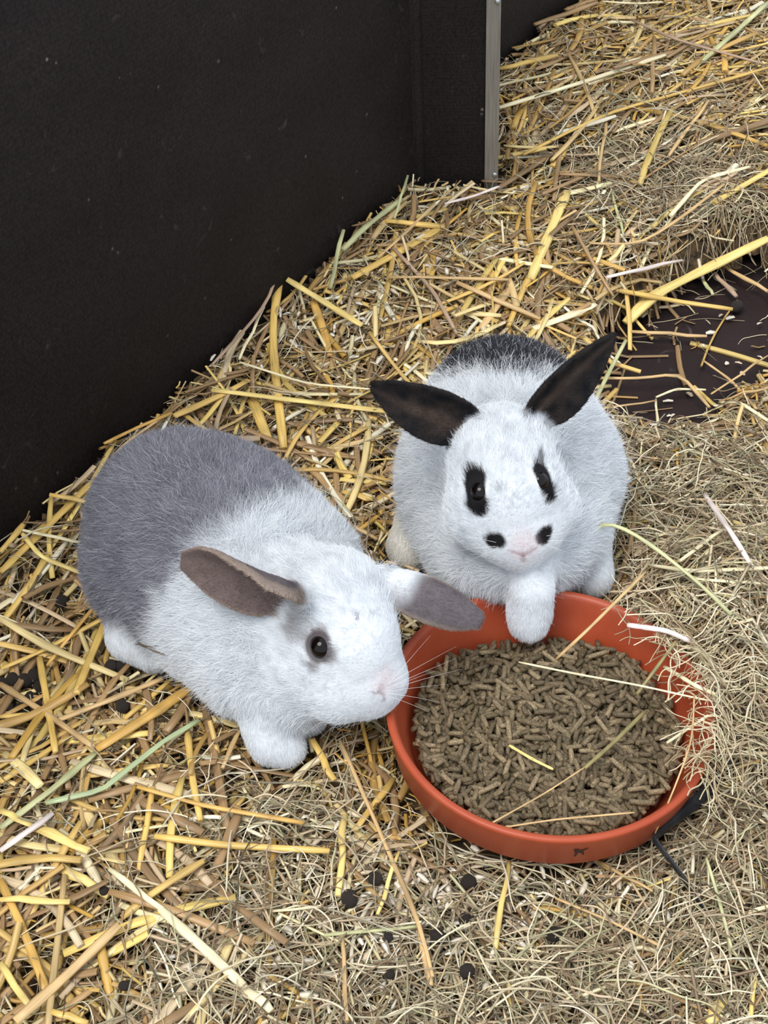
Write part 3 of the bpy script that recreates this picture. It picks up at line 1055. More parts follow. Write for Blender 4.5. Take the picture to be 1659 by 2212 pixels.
B.ear([(1142, 912, .176), (1175, 874, .188), (1222, 828, .198), (1275, 775, .206), (1324, 727, .210)],
      [.0100, .0165, .0185, .0165, .0110, .0032], [(.45, -.75, .25), (.45, -.75, .25), (.4, -.8, .2)], .42)
_n = B.trace(1130, 1196)
B.carve.append((B.trace(1130, 1198), .0003, B.trace(1131, 1214), .0006, .0015))
B.carve.append((B.trace(1108, 1192), .0002, B.trace(1128, 1199), .0003, .001))
B.carve.append((B.trace(1152, 1186), .0002, B.trace(1132, 1199), .0003, .001))
be1 = B.trace(1031, 1062); bn1 = B.normal(be1)[0]
be2 = B.trace(1173, 1036); bn2 = B.normal(be2)[0]
b_eye1 = be1 - bn1 * .0046; b_eye2 = be2 - bn2 * .0052
b_nose = B.trace(1132, 1188)
bm_ = {k: B.trace(*v) for k, v in {'l1': (1022, 1034), 'l2': (1030, 1086), 'l2b': (1032, 1092), 'l3': (1043, 1028), 'l3b': (1042, 1052), 'r1': (1168, 1018), 'r2': (1186, 1072), 'r0': (1168, 985), 'm1': (1066, 1168), 'm1b': (1076, 1168),
       'm2': (1178, 1153), 'm2b': (1174, 1160), 'sm': (1078, 1056), 'rump': (1085, 748), 'f1': (1000, 1000), 'f2': (1100, 935), 'f3': (1060, 905), 'side': (1325, 930), 'pink': (1130, 1165)}.items()}
b_mouth = [B.trace(x, y) for x, y in ((1104, 1190), (1131, 1201), (1157, 1185), (1132, 1214))]
b_rump = at(1090, 770, .135)
BLK = np.array(lin(26, 24, 27)); BLKEAR = np.array(lin(36, 31, 31)); BLKIN = np.array(lin(84, 70, 62))
@cached
def b_regions(P):
    return [x.sd(P) for x in B.ears], B.gsd('head', P), B.gsd('body', P), B.gsd('legs', P)
def b_color(P, N, g):
    e, hd, bd, lg = b_regions(P)
    c = np.repeat(WHITE[None], len(P), 0)
    wr = 1 - sstep(.034, .060, np.linalg.norm((P - b_rump) * [1, .8, .9], axis=1) + .006 * vnoise(P, .014, 31) + .003 * vnoise(P, .005, 32))
    wr = np.maximum(wr, spot(P, bm_['side'], .024, .016, 33) * .62)
    wr *= sstep(.0, .006, hd)
    if g is not None:
        wr = (g.uniform(size=len(P)) < wr * .93).astype(float)
    c = paint(c, lin(50, 50, 58), wr)
    on = sstep(.005, .001, hd)
    dk = np.zeros(len(P))
    for a, b_, r, s in (('l1', 'l2', .0076, .0012), ('l2', 'l2b', .0080, .0012), ('l3', 'l3b', .0024, .0010), ('r1', 'r2', .0060, .0012), ('m1', 'm1b', .0056, .0013), ('m2', 'm2b', .0058, .0013)):
        dk = np.maximum(dk, bar(P, bm_[a], bm_[b_], r, s, 34))
    dk = np.maximum(dk, bar(P, bm_['r0'], bm_['r1'], .0016, .0012, 35) * .7)
    dk = np.maximum(dk, spot(P, bm_['sm'], .0030, .0022, 36) * .35)
    for k in ('f1', 'f2', 'f3'):
        dk = np.maximum(dk, spot(P, bm_[k], .005, .005, 37) * .16)
    c = paint(c, BLK, dk * on)
    c = paint(c, lin(232, 206, 210), spot(P, b_nose, .0090, .006, 38) * .36)
    c = paint(c, lin(232, 212, 216), spot(P, bm_['pink'], .007, .006, 39) * .35)
    for k in (0, 1, 2):
        c = paint(c, lin(196, 150, 148), (1 - sstep(.0010, .0026, sd_cone(P, B.carve[k][0], 0, B.carve[k][2], 0))) * .28)
    for a_, b_ in ((0, 1), (2, 1), (1, 3)):
        c = paint(c, lin(150, 124, 128), bar(P, b_mouth[a_], b_mouth[b_], .0006, .0008, 47, .0004) * .5)
    for i, E_ in enumerate(B.ears):
        t, v, n, T = E_.local(P)
        we = sstep(.004, .0005, e[i]) * sstep(.08, .22, t + .08 * vnoise(P, .006, 40) + .05 * np.abs(v))
        inner = sstep(.0, .0006, n)
        ce = (1 if g is None else g.uniform(.7, 1.5, (len(P), 1))) * np.where((inner > .5)[:, None], BLKEAR + (BLKIN - BLKEAR) * (np.exp(-((v + .15) / .25) ** 2) * (1 - .6 * t) + .25 * vnoise(P, .006, 41))[:, None], BLKEAR)
        c = paint(c, ce, we)
    c = paint(c, lin(226, 214, 190), sstep(.004, -.002, lg) * (P[:, 0] < at(950, 1150, .04)[0]) * .7)
    if g is not None:
        c = c * g.uniform(.93, 1.04, (len(P), 1))
    return np.clip(c, 0, .95)
b_back = at(1080, 900, .17); b_tail = at(1090, 760, .05)
def b_len(P, N):
    e, hd, bd, lg = b_regions(P)
    L = np.full(len(P), .0110); lift = np.full(len(P), .42)
    wh = sstep(.010, -.001, hd); tn = np.linalg.norm(P - b_nose, axis=1)
    Lh = .0024 + .0048 * sstep(.015, .065, tn)
    L = L * (1 - wh) + Lh * wh; lift = lift * (1 - wh) + .22 * wh
    wl = sstep(.006, -.001, lg); L = L * (1 - wl) + .0034 * wl
    for i, x in enumerate(B.ears):
        t, v, n, T = x.local(P)
        we = sstep(.003, .0, e[i]) * sstep(.0, .15, t)
        L = L * (1 - we) + .0032 * we; lift = lift * (1 - we) + .28 * we
    for ec in (b_eye1, b_eye2):
        de = np.linalg.norm(P - ec, axis=1)
        L = np.where(de < .0078, 0, np.minimum(L, np.maximum(.0012, (de - .0068) * 1.1)))
    return L, lift
def b_flow(P, N):
    e, hd, bd, lg = b_regions(P)
    back = unit(b_tail - P) * .8 + np.array([0, 0, -.45])
    hb = unit(b_back - b_nose)
    wh = sstep(.012, -.002, hd)
    f = back * (1 - wh)[:, None] + hb * wh[:, None]
    wl = sstep(.006, -.002, lg)
    f = f * (1 - wl)[:, None] + np.array([0, -.4, -.7]) * wl[:, None]
    for i, x in enumerate(B.ears):
        t, v, n, T = x.local(P)
        we = sstep(.004, .0, e[i])[:, None]
        f = f * (1 - we) + T * we
    return f
black = finish(B, 'rabbit', 'white young rabbit with upright black ears and one forepaw in the saucer', b_color, b_len, b_flow, 280000, 400, under)
_e = eyeball(black, b_eye1, bn1, .0070)
lid_ring(_e, b_eye1 + bn1 * .0028, bn1, .0062, .0007, lin(44, 36, 35), .94, [0, 0, 1])
_e = eyeball(black, b_eye2, bn2, .0068)
lid_ring(_e, b_eye2 + bn2 * .0030, bn2, .0058, .0007, lin(36, 30, 30), .94, [0, 0, 1])
for (px, py), (tx, ty), dz, sag in [((1072, 1172), (985, 1150), .01, .002), ((1070, 1180), (980, 1185), .0, .003), ((1076, 1186), (1000, 1212), -.008, .003),
                                    ((1180, 1158), (1262, 1140), .01, .002), ((1182, 1168), (1275, 1165), .0, .003), ((1176, 1176), (1255, 1200), -.008, .003)]:
    p = B.trace(px, py)
    whisker(black, p, at(tx, ty, p[2] + dz), sag)
for px, py, dd in ((1130, 1368, (-.1, -1, -.3)), (1143, 1371, (0, -1, -.3)), (1155, 1367, (.1, -1, -.3))):
    claw(black, at(px, py, .0600), dd, .005)
# ------------------------------------------------------------------ straw, hay, shavings
def straw_material(name):
    m, nt, b = mat(name)
    L = nt.links
    a_ = node(nt, 'ShaderNodeAttribute', attribute_name='tint')
    uv = node(nt, 'ShaderNodeUVMap', uv_map='along')
    mp = node(nt, 'ShaderNodeMapping', Scale=(9.0, 30.0, 1.0))
    L.new(uv.outputs[0], mp.inputs[0])
    n1 = node(nt, 'ShaderNodeTexNoise', Scale=1.0, Detail=3.0)
    L.new(mp.outputs[0], n1.inputs[0])
    mr = node(nt, 'ShaderNodeMapRange', **{'From Min': .3, 'From Max': .7, 'To Min': .74, 'To Max': 1.22})
    L.new(n1.outputs[0], mr.inputs[0])
    sc = node(nt, 'ShaderNodeVectorMath', operation='SCALE')
    L.new(a_.outputs['Color'], sc.inputs[0]); L.new(mr.outputs[0], sc.inputs['Scale'])
    L.new(sc.outputs[0], b.inputs['Base Color'])
    b.inputs['Roughness'].default_value = .42
    b.inputs['Specular IOR Level'].default_value = .45
    return m
M_STRAW = straw_material('straw')
M_HAY, nt, b = mat('hay')
a_ = node(nt, 'ShaderNodeAttribute', attribute_name='tint')
nt.links.new(a_.outputs['Color'], b.inputs['Base Color'])
b.inputs['Roughness'].default_value = .6; b.inputs['Specular IOR Level'].default_value = .3

def tubes(C_, W, flat, roll, cols, S=6, node_at=None):
    """many flattened tubes: C_ (n,k,3) centre lines, W (n,k) half widths, flat (n,), roll (n,), cols (n,3)"""
    n, k, _ = C_.shape
    T = unit(np.gradient(C_, axis=1))
    up = np.array([0, 0, 1.0])
    Sd = np.cross(T, up); ln = np.linalg.norm(Sd, axis=2, keepdims=True)
    Sd = np.where(ln > 1e-3, Sd / np.maximum(ln, 1e-6), np.array([1.0, 0, 0]))
    Nn = np.cross(Sd, T)
    cr, sr = np.cos(roll)[:, None, None], np.sin(roll)[:, None, None]
    A, Bv = Sd * cr + Nn * sr, -Sd * sr + Nn * cr
    ang = np.arange(S) * 2 * np.pi / S
    V = C_[:, :, None, :] + W[:, :, None, None] * (A[:, :, None, :] * np.cos(ang)[None, None, :, None] + Bv[:, :, None, :] * np.sin(ang)[None, None, :, None] * flat[:, None, None, None])
    V = V.reshape(-1, 3)
    base = (np.arange(n) * k * S)[:, None, None]
    i = np.arange(k - 1)[None, :, None]; j = np.arange(S)[None, None, :]
    q = np.stack([base + i * S + j, base + i * S + (j + 1) % S, base + (i + 1) * S + (j + 1) % S, base + (i + 1) * S + j], -1).reshape(-1, 4)
    L = np.linalg.norm(np.diff(C_, axis=1), axis=2).cumsum(1)
    L = np.concatenate([np.zeros((n, 1)), L], 1)
    uu = np.abs(np.arange(S) / S * 2 - 1)
    UV = np.stack([np.broadcast_to(uu[None, None], (n, k, S)) + (np.arange(n) * .37 % 7)[:, None, None], np.broadcast_to(L[:, :, None], (n, k, S)) + (np.arange(n) * .11 % 5)[:, None, None]], -1).reshape(-1, 2)
    c = np.broadcast_to(cols[:, None, None, :] if cols.ndim == 2 else cols[:, :, None, :], (n, k, S, 3)).reshape(-1, 3)
    return V, q, c, UV

def zsurf(x, y):
    return np.maximum(height(x, y), 0.0012)

def ground_samples(n, g, margin=0.24):
    """points of the pen floor that the picture (and a step beside it) sees"""
    out = []
    while sum(len(o) for o in out) < n:
        y = g.uniform(.30, 2.05, n * 2)
        half = .21 + (y - .38) * .215
        x = g.uniform(-1, 1, n * 2) * .85
        dw = (x - WALL_A[0]) * WALL_N[0] + (y - WALL_A[1]) * WALL_N[1]
        db = (x - BACK_A[0]) * WALL_N[0] + (y - BACK_A[1]) * WALL_N[1]
        ok = (np.abs(x - .01) < half + margin)
        front = dw > 0.004
        behind = (x > STRIP_R[0] + .004) & (y > STRIP_L[1] - .05) & (db > 0.004)
        ok &= (front & (y < STRIP_L[1] - .004 + 10 * (x > STRIP_R[0] + .004))) | behind
        out.append(np.c_[x, y][ok])
    return np.concatenate(out)[:n]

def blob(x, y, pts):
    w = np.zeros(np.shape(x))
    for c, r in pts:
        w = np.maximum(w, np.exp(-((x - c[0]) ** 2 + (y - c[1]) ** 2) / (r * r)))
    return w
HAYC = [(at(x, y, .04)[:2], r) for x, y, r in ((1560, 1300, .09), (1600, 1500, .09), (1600, 1050, .08), (1480, 1080, .07), (1600, 1750, .09), (1500, 1950, .09), (1600, 2150, .10), (1300, 2050, .08), (1150, 2150, .08), (1450, 430, .10), (1600, 480, .08),
                                               (1420, 960, .05), (900, 2150, .06), (700, 2050, .06), (560, 1900, .05), (640, 1760, .04), (1050, 1930, .06), (470, 2100, .05))]
def hayness(x, y):
    return np.clip(blob(x, y, HAYC) * 1.15, 0, 1)
def in_wall(P):
    x, y = P[..., 0], P[..., 1]
    dw = (x - WALL_A[0]) * WALL_N[0] + (y - WALL_A[1]) * WALL_N[1]
    db = (x - BACK_A[0]) * WALL_N[0] + (y - BACK_A[1]) * WALL_N[1]
    part = (y > STRIP_L[1] - .004) & (x < STRIP_R[0] + .003)
    return (((dw < .003) & (y < STRIP_L[1] + .02) & (x < WALL_B[0] + .02)) | part | (db < .003))
def blocked(C_, rabbits=True, bowl_clear=.003):
    """centre lines that would run through a wall, the saucer or a rabbit"""
    bad = in_wall(C_).any(1)
    rb = np.hypot(C_[..., 0] - BOWL_C[0], C_[..., 1] - BOWL_C[1])
    prof = np.interp(C_[..., 2] - BOWL_Z0, [0, .017, .0195, .0215, .05], [.080, .089, .0998, .1015, .1065])
    bad |= ((rb < prof + bowl_clear) & (C_[..., 2] > BOWL_Z0 - .002)).any(1) | (rb < BOWL_R * .8).any(1)
    if rabbits:
        m = ~bad
        sub = C_[m][:, ::2]
        sh = sub.shape
        P = sub.reshape(-1, 3)
        d = np.full(len(P), 9.0)
        for R_ in (G, B):
            cs = [c[0] for gg in R_.groups.values() for c in gg]
            lo, hi = np.min(cs, 0) - .075, np.max(cs, 0) + .075
            k = np.all((P > lo) & (P < hi), 1)
            if k.any():
                Q = P[k]
                dd = np.minimum(np.minimum(R_.gsd('body', Q), R_.gsd('legs', Q)), R_.gsd('head', Q))
                d[k] = np.minimum(d[k], dd)
        bad[m] = (d.reshape(sh[:2]) < .0035).any(1)
    return bad
GOLD = np.array([lin(*c) for c in ((219, 182, 108), (204, 162, 82), (230, 206, 146), (190, 152, 90), (172, 138, 96), (224, 194, 114), (208, 178, 124))])
PALE = np.array([lin(*c) for c in ((238, 222, 182), (242, 233, 206), (218, 196, 160), (198, 172, 138), (228, 214, 168))])
HAYP = np.array([lin(*c) for c in ((198, 182, 150), (174, 158, 126), (220, 206, 174), (160, 138, 108), (230, 218, 190), (138, 116, 92), (184, 178, 140), (208, 186, 156))])

def scatter(n, g, length, width, zr, flat, bend, angle=None, k=5, tilt=.004):
    P = ground_samples(n, g)
    x, y = P[:, 0], P[:, 1]
    L = length(g, n, x, y)
    far = sstep(1.0, 1.25, y)
    dw = (x - WALL_A[0]) * WALL_N[0] + (y - WALL_A[1]) * WALL_N[1]
    wallw = np.exp(-np.clip(dw, 0, None) / .07) * sstep(.5, .7, y)
    a0 = g.uniform(0, np.pi, n)
    a = np.where(g.uniform(size=n) < far * .88, np.radians(g.normal(36, 17, n)), a0)
    a = np.where(g.uniform(size=n) < wallw * .7, np.radians(g.normal(56, 24, n)), a)
    t = np.linspace(-.5, .5, k)
    d = np.stack([np.cos(a), np.sin(a)], 1); pn = np.stack([-d[:, 1], d[:, 0]], 1)
    bd = g.normal(0, bend, n)
    XY = P[:, None] + d[:, None] * (L[:, None] * t)[..., None] + pn[:, None] * ((bd * L)[:, None] * (t * t))[..., None]
    zs = zsurf(XY[..., 0], XY[..., 1])
    # a straw is stiff: blend the followed surface with a straight chord
    ch = zs[:, :1] * (.5 - t) + zs[:, -1:] * (.5 + t)
    zz = np.maximum(.35 * zs + .65 * ch, zs - .006)
    off = g.uniform(zr[0], zr[1], n)
    zz = zz + off[:, None] + (g.normal(0, tilt, n)[:, None] * 2 * t)
    zz = np.maximum(zz, .0012)
    C_ = np.concatenate([XY, zz[..., None]], 2)
    W = width(g, n, x, y)[:, None] * np.ones((1, k))
    return C_, W, L
def pick_color(g, x, y, n):
    hy = hayness(x, y)
    c = GOLD[g.integers(len(GOLD), size=n)]
    pl = PALE[g.integers(len(PALE), size=n)]
    c = np.where((g.uniform(size=n) < .22 + .55 * hy)[:, None], pl, c)
    c = np.where((g.uniform(size=n) < .24)[:, None], np.array(lin(154, 124, 88)), c)
    return c * g.uniform(.72, 1.12, (n, 1))

g = np.random.default_rng(5)
# long straw
C1, W1, L1 = scatter(13500, g, lambda g, n, x, y: np.clip(g.lognormal(np.log(.055), .5, n), .015, .15) * (1 - .45 * hayness(x, y)), lambda g, n, x, y: g.uniform(.0010, .0031, n) * (1 - .5 * hayness(x, y)), (-.012, .005), None, .25)
bare = bareness(C1[:, 2, 0], C1[:, 2, 1])
keep = ~blocked(C1) & (g.uniform(size=len(C1)) > bare * .985) & (g.uniform(size=len(C1)) > .55 * hayness(C1[:, 2, 0], C1[:, 2, 1]))
C1, W1 = C1[keep], W1[keep]
n = len(C1)
V, q, c, UV = tubes(C1, W1 * np.array([.9, 1, 1, 1, .9]), g.uniform(.28, .7, n), g.uniform(-.5, .5, n), pick_color(g, C1[:, 2, 0], C1[:, 2, 1], n))
o = obj('straw_bedding', mesh_np('straw_bedding', V, q, colors=c, uv=UV), M_STRAW)
tag(o, 'deep golden straw bedding strewn over the whole pen floor', 'straw', kind='stuff')
# broken bits and chaff
C2, W2, L2 = scatter(18500, g, lambda g, n, x, y: np.clip(g.lognormal(np.log(.014), .5, n), .005, .035), lambda g, n, x, y: g.uniform(.0006, .0017, n), (-.010, .004), None, .3, k=3, tilt=.003)
bare = bareness(C2[:, 1, 0], C2[:, 1, 1])
keep = ~blocked(C2) & (g.uniform(size=len(C2)) > bare * .98)
C2, W2 = C2[keep], W2[keep]
n = len(C2)
V, q, c, UV = tubes(C2, W2, g.uniform(.2, .7, n), g.uniform(-.8, .8, n), pick_color(g, C2[:, 1, 0], C2[:, 1, 1], n), S=4)
o = obj('straw_chaff', mesh_np('straw_chaff', V, q, colors=c, uv=UV), M_STRAW)
tag(o, 'short broken straw bits and chaff between the longer stalks', 'chaff', kind='stuff')
# fine hay
def hay(n, g, dens, zr, lenr, rad, curl, name, label, into_bowl=False):
    P = ground_samples(n * 2, g)
    hy = hayness(P[:, 0], P[:, 1])
    P = P[g.uniform(size=len(P)) < dens(hy, P)][:n]
    n = len(P); k = 7
    L = g.uniform(*lenr, n)
    a = g.uniform(0, 2 * np.pi, n)
    t = np.linspace(0, 1, k)
    turn = g.normal(0, curl, n); wob = g.normal(0, curl * .35, (n, k)).cumsum(1)
    th = a[:, None] + turn[:, None] * t + wob
    step = (L / (k - 1))[:, None]
    X = P[:, 0, None] + np.cumsum(np.cos(th) * step, 1) - .5 * (L * np.cos(a))[:, None]
    Y = P[:, 1, None] + np.cumsum(np.sin(th) * step, 1) - .5 * (L * np.sin(a))[:, None]
    zs = zsurf(X, Y)
    zs = .5 * zs + .5 * zs.mean(1, keepdims=True)
    Z = zs + g.uniform(*zr, n)[:, None] + g.normal(0, .0035, n)[:, None] * (t - .5) * 2 + .004 * np.abs(g.normal(0, 1, n))[:, None] * np.sin(np.pi * t)
    Z = np.maximum(Z, .0008)
    C_ = np.stack([X, Y, Z], 2)
    bad = blocked(C_, True, .001)
    C_ = C_[~bad]
    n = len(C_)
    cols = HAYP[g.integers(len(HAYP), size=n)] * np.clip(g.normal(.74, .27, (n, 1)), .22, 1.12)
    r = (g.uniform(*rad, n))[:, None] * np.array([.8, 1, 1, 1, .9, .8, .5])
    o = curves_obj(name, C_, r, cols, M_HAY)
    tag(o, label, 'hay', kind='stuff')
hay(34000, g, lambda hy, P: (.06 + .94 * hy ** 1.3) * (1 - .965 * bareness(P[:, 0], P[:, 1])), (-.013, .009), (.015, .07), (.00022, .00068), .45, 'hay', 'fine dry grey-green hay matted over the right side of the pen')
hay(12500, g, lambda hy, P: .55 * (1 - hy) * (1 - .97 * bareness(P[:, 0], P[:, 1])), (-.008, .0055), (.015, .055), (.0002, .00045), .4, 'hay_wisps', 'thin hay wisps caught among the golden straw')

# stiffer pale bits on the hay
C5, W5, L5 = scatter(7000, g, lambda g, n, x, y: g.uniform(.012, .055, n), lambda g, n, x, y: g.uniform(.0005, .0013, n), (-.004, .008), None, .2, k=4, tilt=.005)
keep = ~blocked(C5) & (g.uniform(size=len(C5)) < hayness(C5[:, 1, 0], C5[:, 1, 1]) ** 1.5 * .6) & (bareness(C5[:, 1, 0], C5[:, 1, 1]) < .2)
C5, W5 = C5[keep], W5[keep]
n = len(C5)
V, q, c, UV = tubes(C5, W5, g.uniform(.3, .8, n), g.uniform(-.5, .5, n), np.r_[PALE, HAYP][g.integers(13, size=n)] * g.uniform(.75, 1.08, (n, 1)), S=4)
o = obj('hay_sticks', mesh_np('hay_sticks', V, q, colors=c, uv=UV), M_STRAW)
tag(o, 'stiff pale broken stems strewn through the hay', 'hay', kind='stuff')
# loose tangle hanging over the right rim of the saucer
n, k = 260, 9
th = np.radians(g.uniform(-38, 46, n)); rr = g.normal(.112, .010, n)
a = g.uniform(0, 2 * np.pi, n); L = g.uniform(.018, .065, n)
t = np.linspace(0, 1, k)
dirs = a[:, None] + g.normal(0, .9, n)[:, None] * t + g.normal(0, .28, (n, k)).cumsum(1)
X = BOWL_C[0] + (rr * np.cos(th))[:, None] + np.cumsum(np.cos(dirs), 1) * (L / (k - 1))[:, None] - (L * .5 * np.cos(a))[:, None]
Y = BOWL_C[1] + (rr * np.sin(th))[:, None] + np.cumsum(np.sin(dirs), 1) * (L / (k - 1))[:, None] - (L * .5 * np.sin(a))[:, None]
rb = np.hypot(X - BOWL_C[0], Y - BOWL_C[1])
rim = np.interp(rb, [.070, .092, .100, .108, .118], [BOWL_Z0 + .046, BOWL_Z0 + .050, .0665, .0675, .055]) - .052 * (X - BOWL_C[0]) + .0035
Z = np.maximum(rim, zsurf(X, Y) + .002) + g.uniform(0, .010, n)[:, None] + .004 * np.sin(np.pi * t)
C6 = np.stack([X, Y, Z], 2)
ok = (rb.min(1) > .074)
C6 = C6[ok]
o = curves_obj('hay_tangle', C6, g.uniform(.0002, .0005, len(C6))[:, None] * np.ones((1, k)), HAYP[g.integers(len(HAYP), size=len(C6))] * g.uniform(.8, 1.15, (len(C6), 1)), M_HAY)
tag(o, 'loose tangle of fine hay hanging over the right rim of the saucer', 'hay', kind='stuff')

# pale wood shavings
SHAV = [(at(x, y, .02)[:2], r, n) for x, y, r, n in ((900, 1995, .05, 80), (1010, 1960, .04, 35), (860, 2040, .03, 35), (690, 1880, .05, 30), (1560, 720, .09, 14), (1480, 900, .07, 24), (1560, 1030, .05, 30), (700, 820, .07, 50), (880, 640, .06, 40), (800, 760, .05, 40), (1250, 2000, .06, 30), (500, 2150, .06, 30), (640, 2080, .05, 30), (1150, 1890, .03, 20))]
xs = np.concatenate([np.c_[g.normal(c[0], r * .55, n), g.normal(c[1], r * .55, n)] for c, r, n in SHAV])
n = len(xs)
a = g.uniform(0, np.pi, n); L = g.uniform(.004, .011, n)
t = np.array([-.5, 0, .5])
XY = xs[:, None] + np.stack([np.cos(a), np.sin(a)], 1)[:, None] * (L[:, None] * t)[..., None]
Z = zsurf(XY[..., 0], XY[..., 1]) + g.uniform(.000, .006, n)[:, None] + g.normal(0, .0008, n)[:, None] * t + np.array([0, .0008, 0])
C3 = np.concatenate([XY, Z[..., None]], 2)
keep = ~blocked(C3)
C3 = C3[keep]; n = len(C3)
V, q, c, UV = tubes(C3, g.uniform(.0009, .0028, n)[:, None] * np.array([[.6, 1, .7]]), np.full(n, .13), g.uniform(-.5, .5, n), np.array([lin(226, 214, 194), lin(236, 226, 210), lin(212, 192, 164)])[g.integers(3, size=n)], S=4)
o = obj('wood_shavings', mesh_np('wood_shavings', V, q, smooth=False, colors=c, uv=UV), M_STRAW)
tag(o, 'small pale wood shavings sprinkled between the straw and hay', 'shavings', kind='stuff')
# ------------------------------------------------------------------ single stalks that can be picked out of the bedding
KEY = {'g': (lin(221, 184, 104), 'golden'), 'o': (lin(210, 166, 90), 'amber'), 'y': (lin(236, 208, 130), 'yellow'), 'p': (lin(240, 226, 186), 'pale cream'),
       't': (lin(206, 172, 122), 'tan'), 'b': (lin(178, 144, 102), 'brown'), 'm': (lin(176, 148, 124), 'greyish brown'), 'n': (lin(190, 190, 142), 'greenish'),
       'l': (lin(230, 214, 208), 'bleached'), 'v': (lin(140, 128, 84), 'olive')}

def on_ground(px, py, dz):
    z = .04
    for _ in range(14):
        p = at(px, py, z)
        z = .5 * z + .5 * (float(zsurf(p[0], p[1])) + dz)
    return at(px, py, z)

def resample(P, k):
    P = np.asarray(P, float)
    s = np.r_[0, np.linalg.norm(np.diff(P, axis=0), axis=1).cumsum()]
    u = np.linspace(0, s[-1], k)
    C_ = np.stack([np.interp(u, s, P[:, i]) for i in range(3)], 1)
    return C_, s[-1]

def stalk_mesh(C_, hw, flat, roll, col, g, cap=True):
    """one stalk: flattened tube with a node or two, frayed ends and shut ends"""
    k = len(C_)
    W = np.full(k, hw) * (1 + .06 * g.normal(size=k))
    cols = np.repeat(np.asarray(col)[None], k, 0) * (1 + .10 * g.normal(size=(k, 1)))
    for _ in range(1 + (k > 8)):
        i = g.integers(1, k - 1)
        W[i] *= 1.16; cols[i] *= .82
    W[0] *= .85; W[-1] *= .8
    V, q, c, UV = tubes(C_[None], W[None], np.array([flat]), np.array([roll]), np.clip(cols, 0, .95)[None], S=8)
    me = bpy.data.meshes.new('straw_stalk')
    F = [tuple(map(int, f)) for f in q]
    F += [tuple(range(8))[::-1], tuple(range((k - 1) * 8, k * 8))]
    me.from_pydata([tuple(v) for v in V], [], F)
    sm = np.ones(len(F), bool); sm[-2:] = False
    me.polygons.foreach_set('use_smooth', sm)
    ca = me.color_attributes.new('tint', 'FLOAT_COLOR', 'POINT')
    c4 = np.ones((len(V), 4), np.float32); c4[:, :3] = c
    ca.data.foreach_set('color', c4.ravel())
    uvl = me.uv_layers.new(name='along')
    li = np.empty(len(me.loops), np.int32); me.loops.foreach_get('vertex_index', li)
    uvl.data.foreach_set('uv', UV[li].astype(np.float32).ravel())
    me.materials.append(M_STRAW)
    return me

def place_stalk(name, C_, hw, flat, roll, col, g, label, cat, group=None):
    base = C_.mean(0)
    o = obj(name, stalk_mesh(C_ - base, hw, flat, roll, col, g), loc=base)
    return tag(o, label, cat, group)

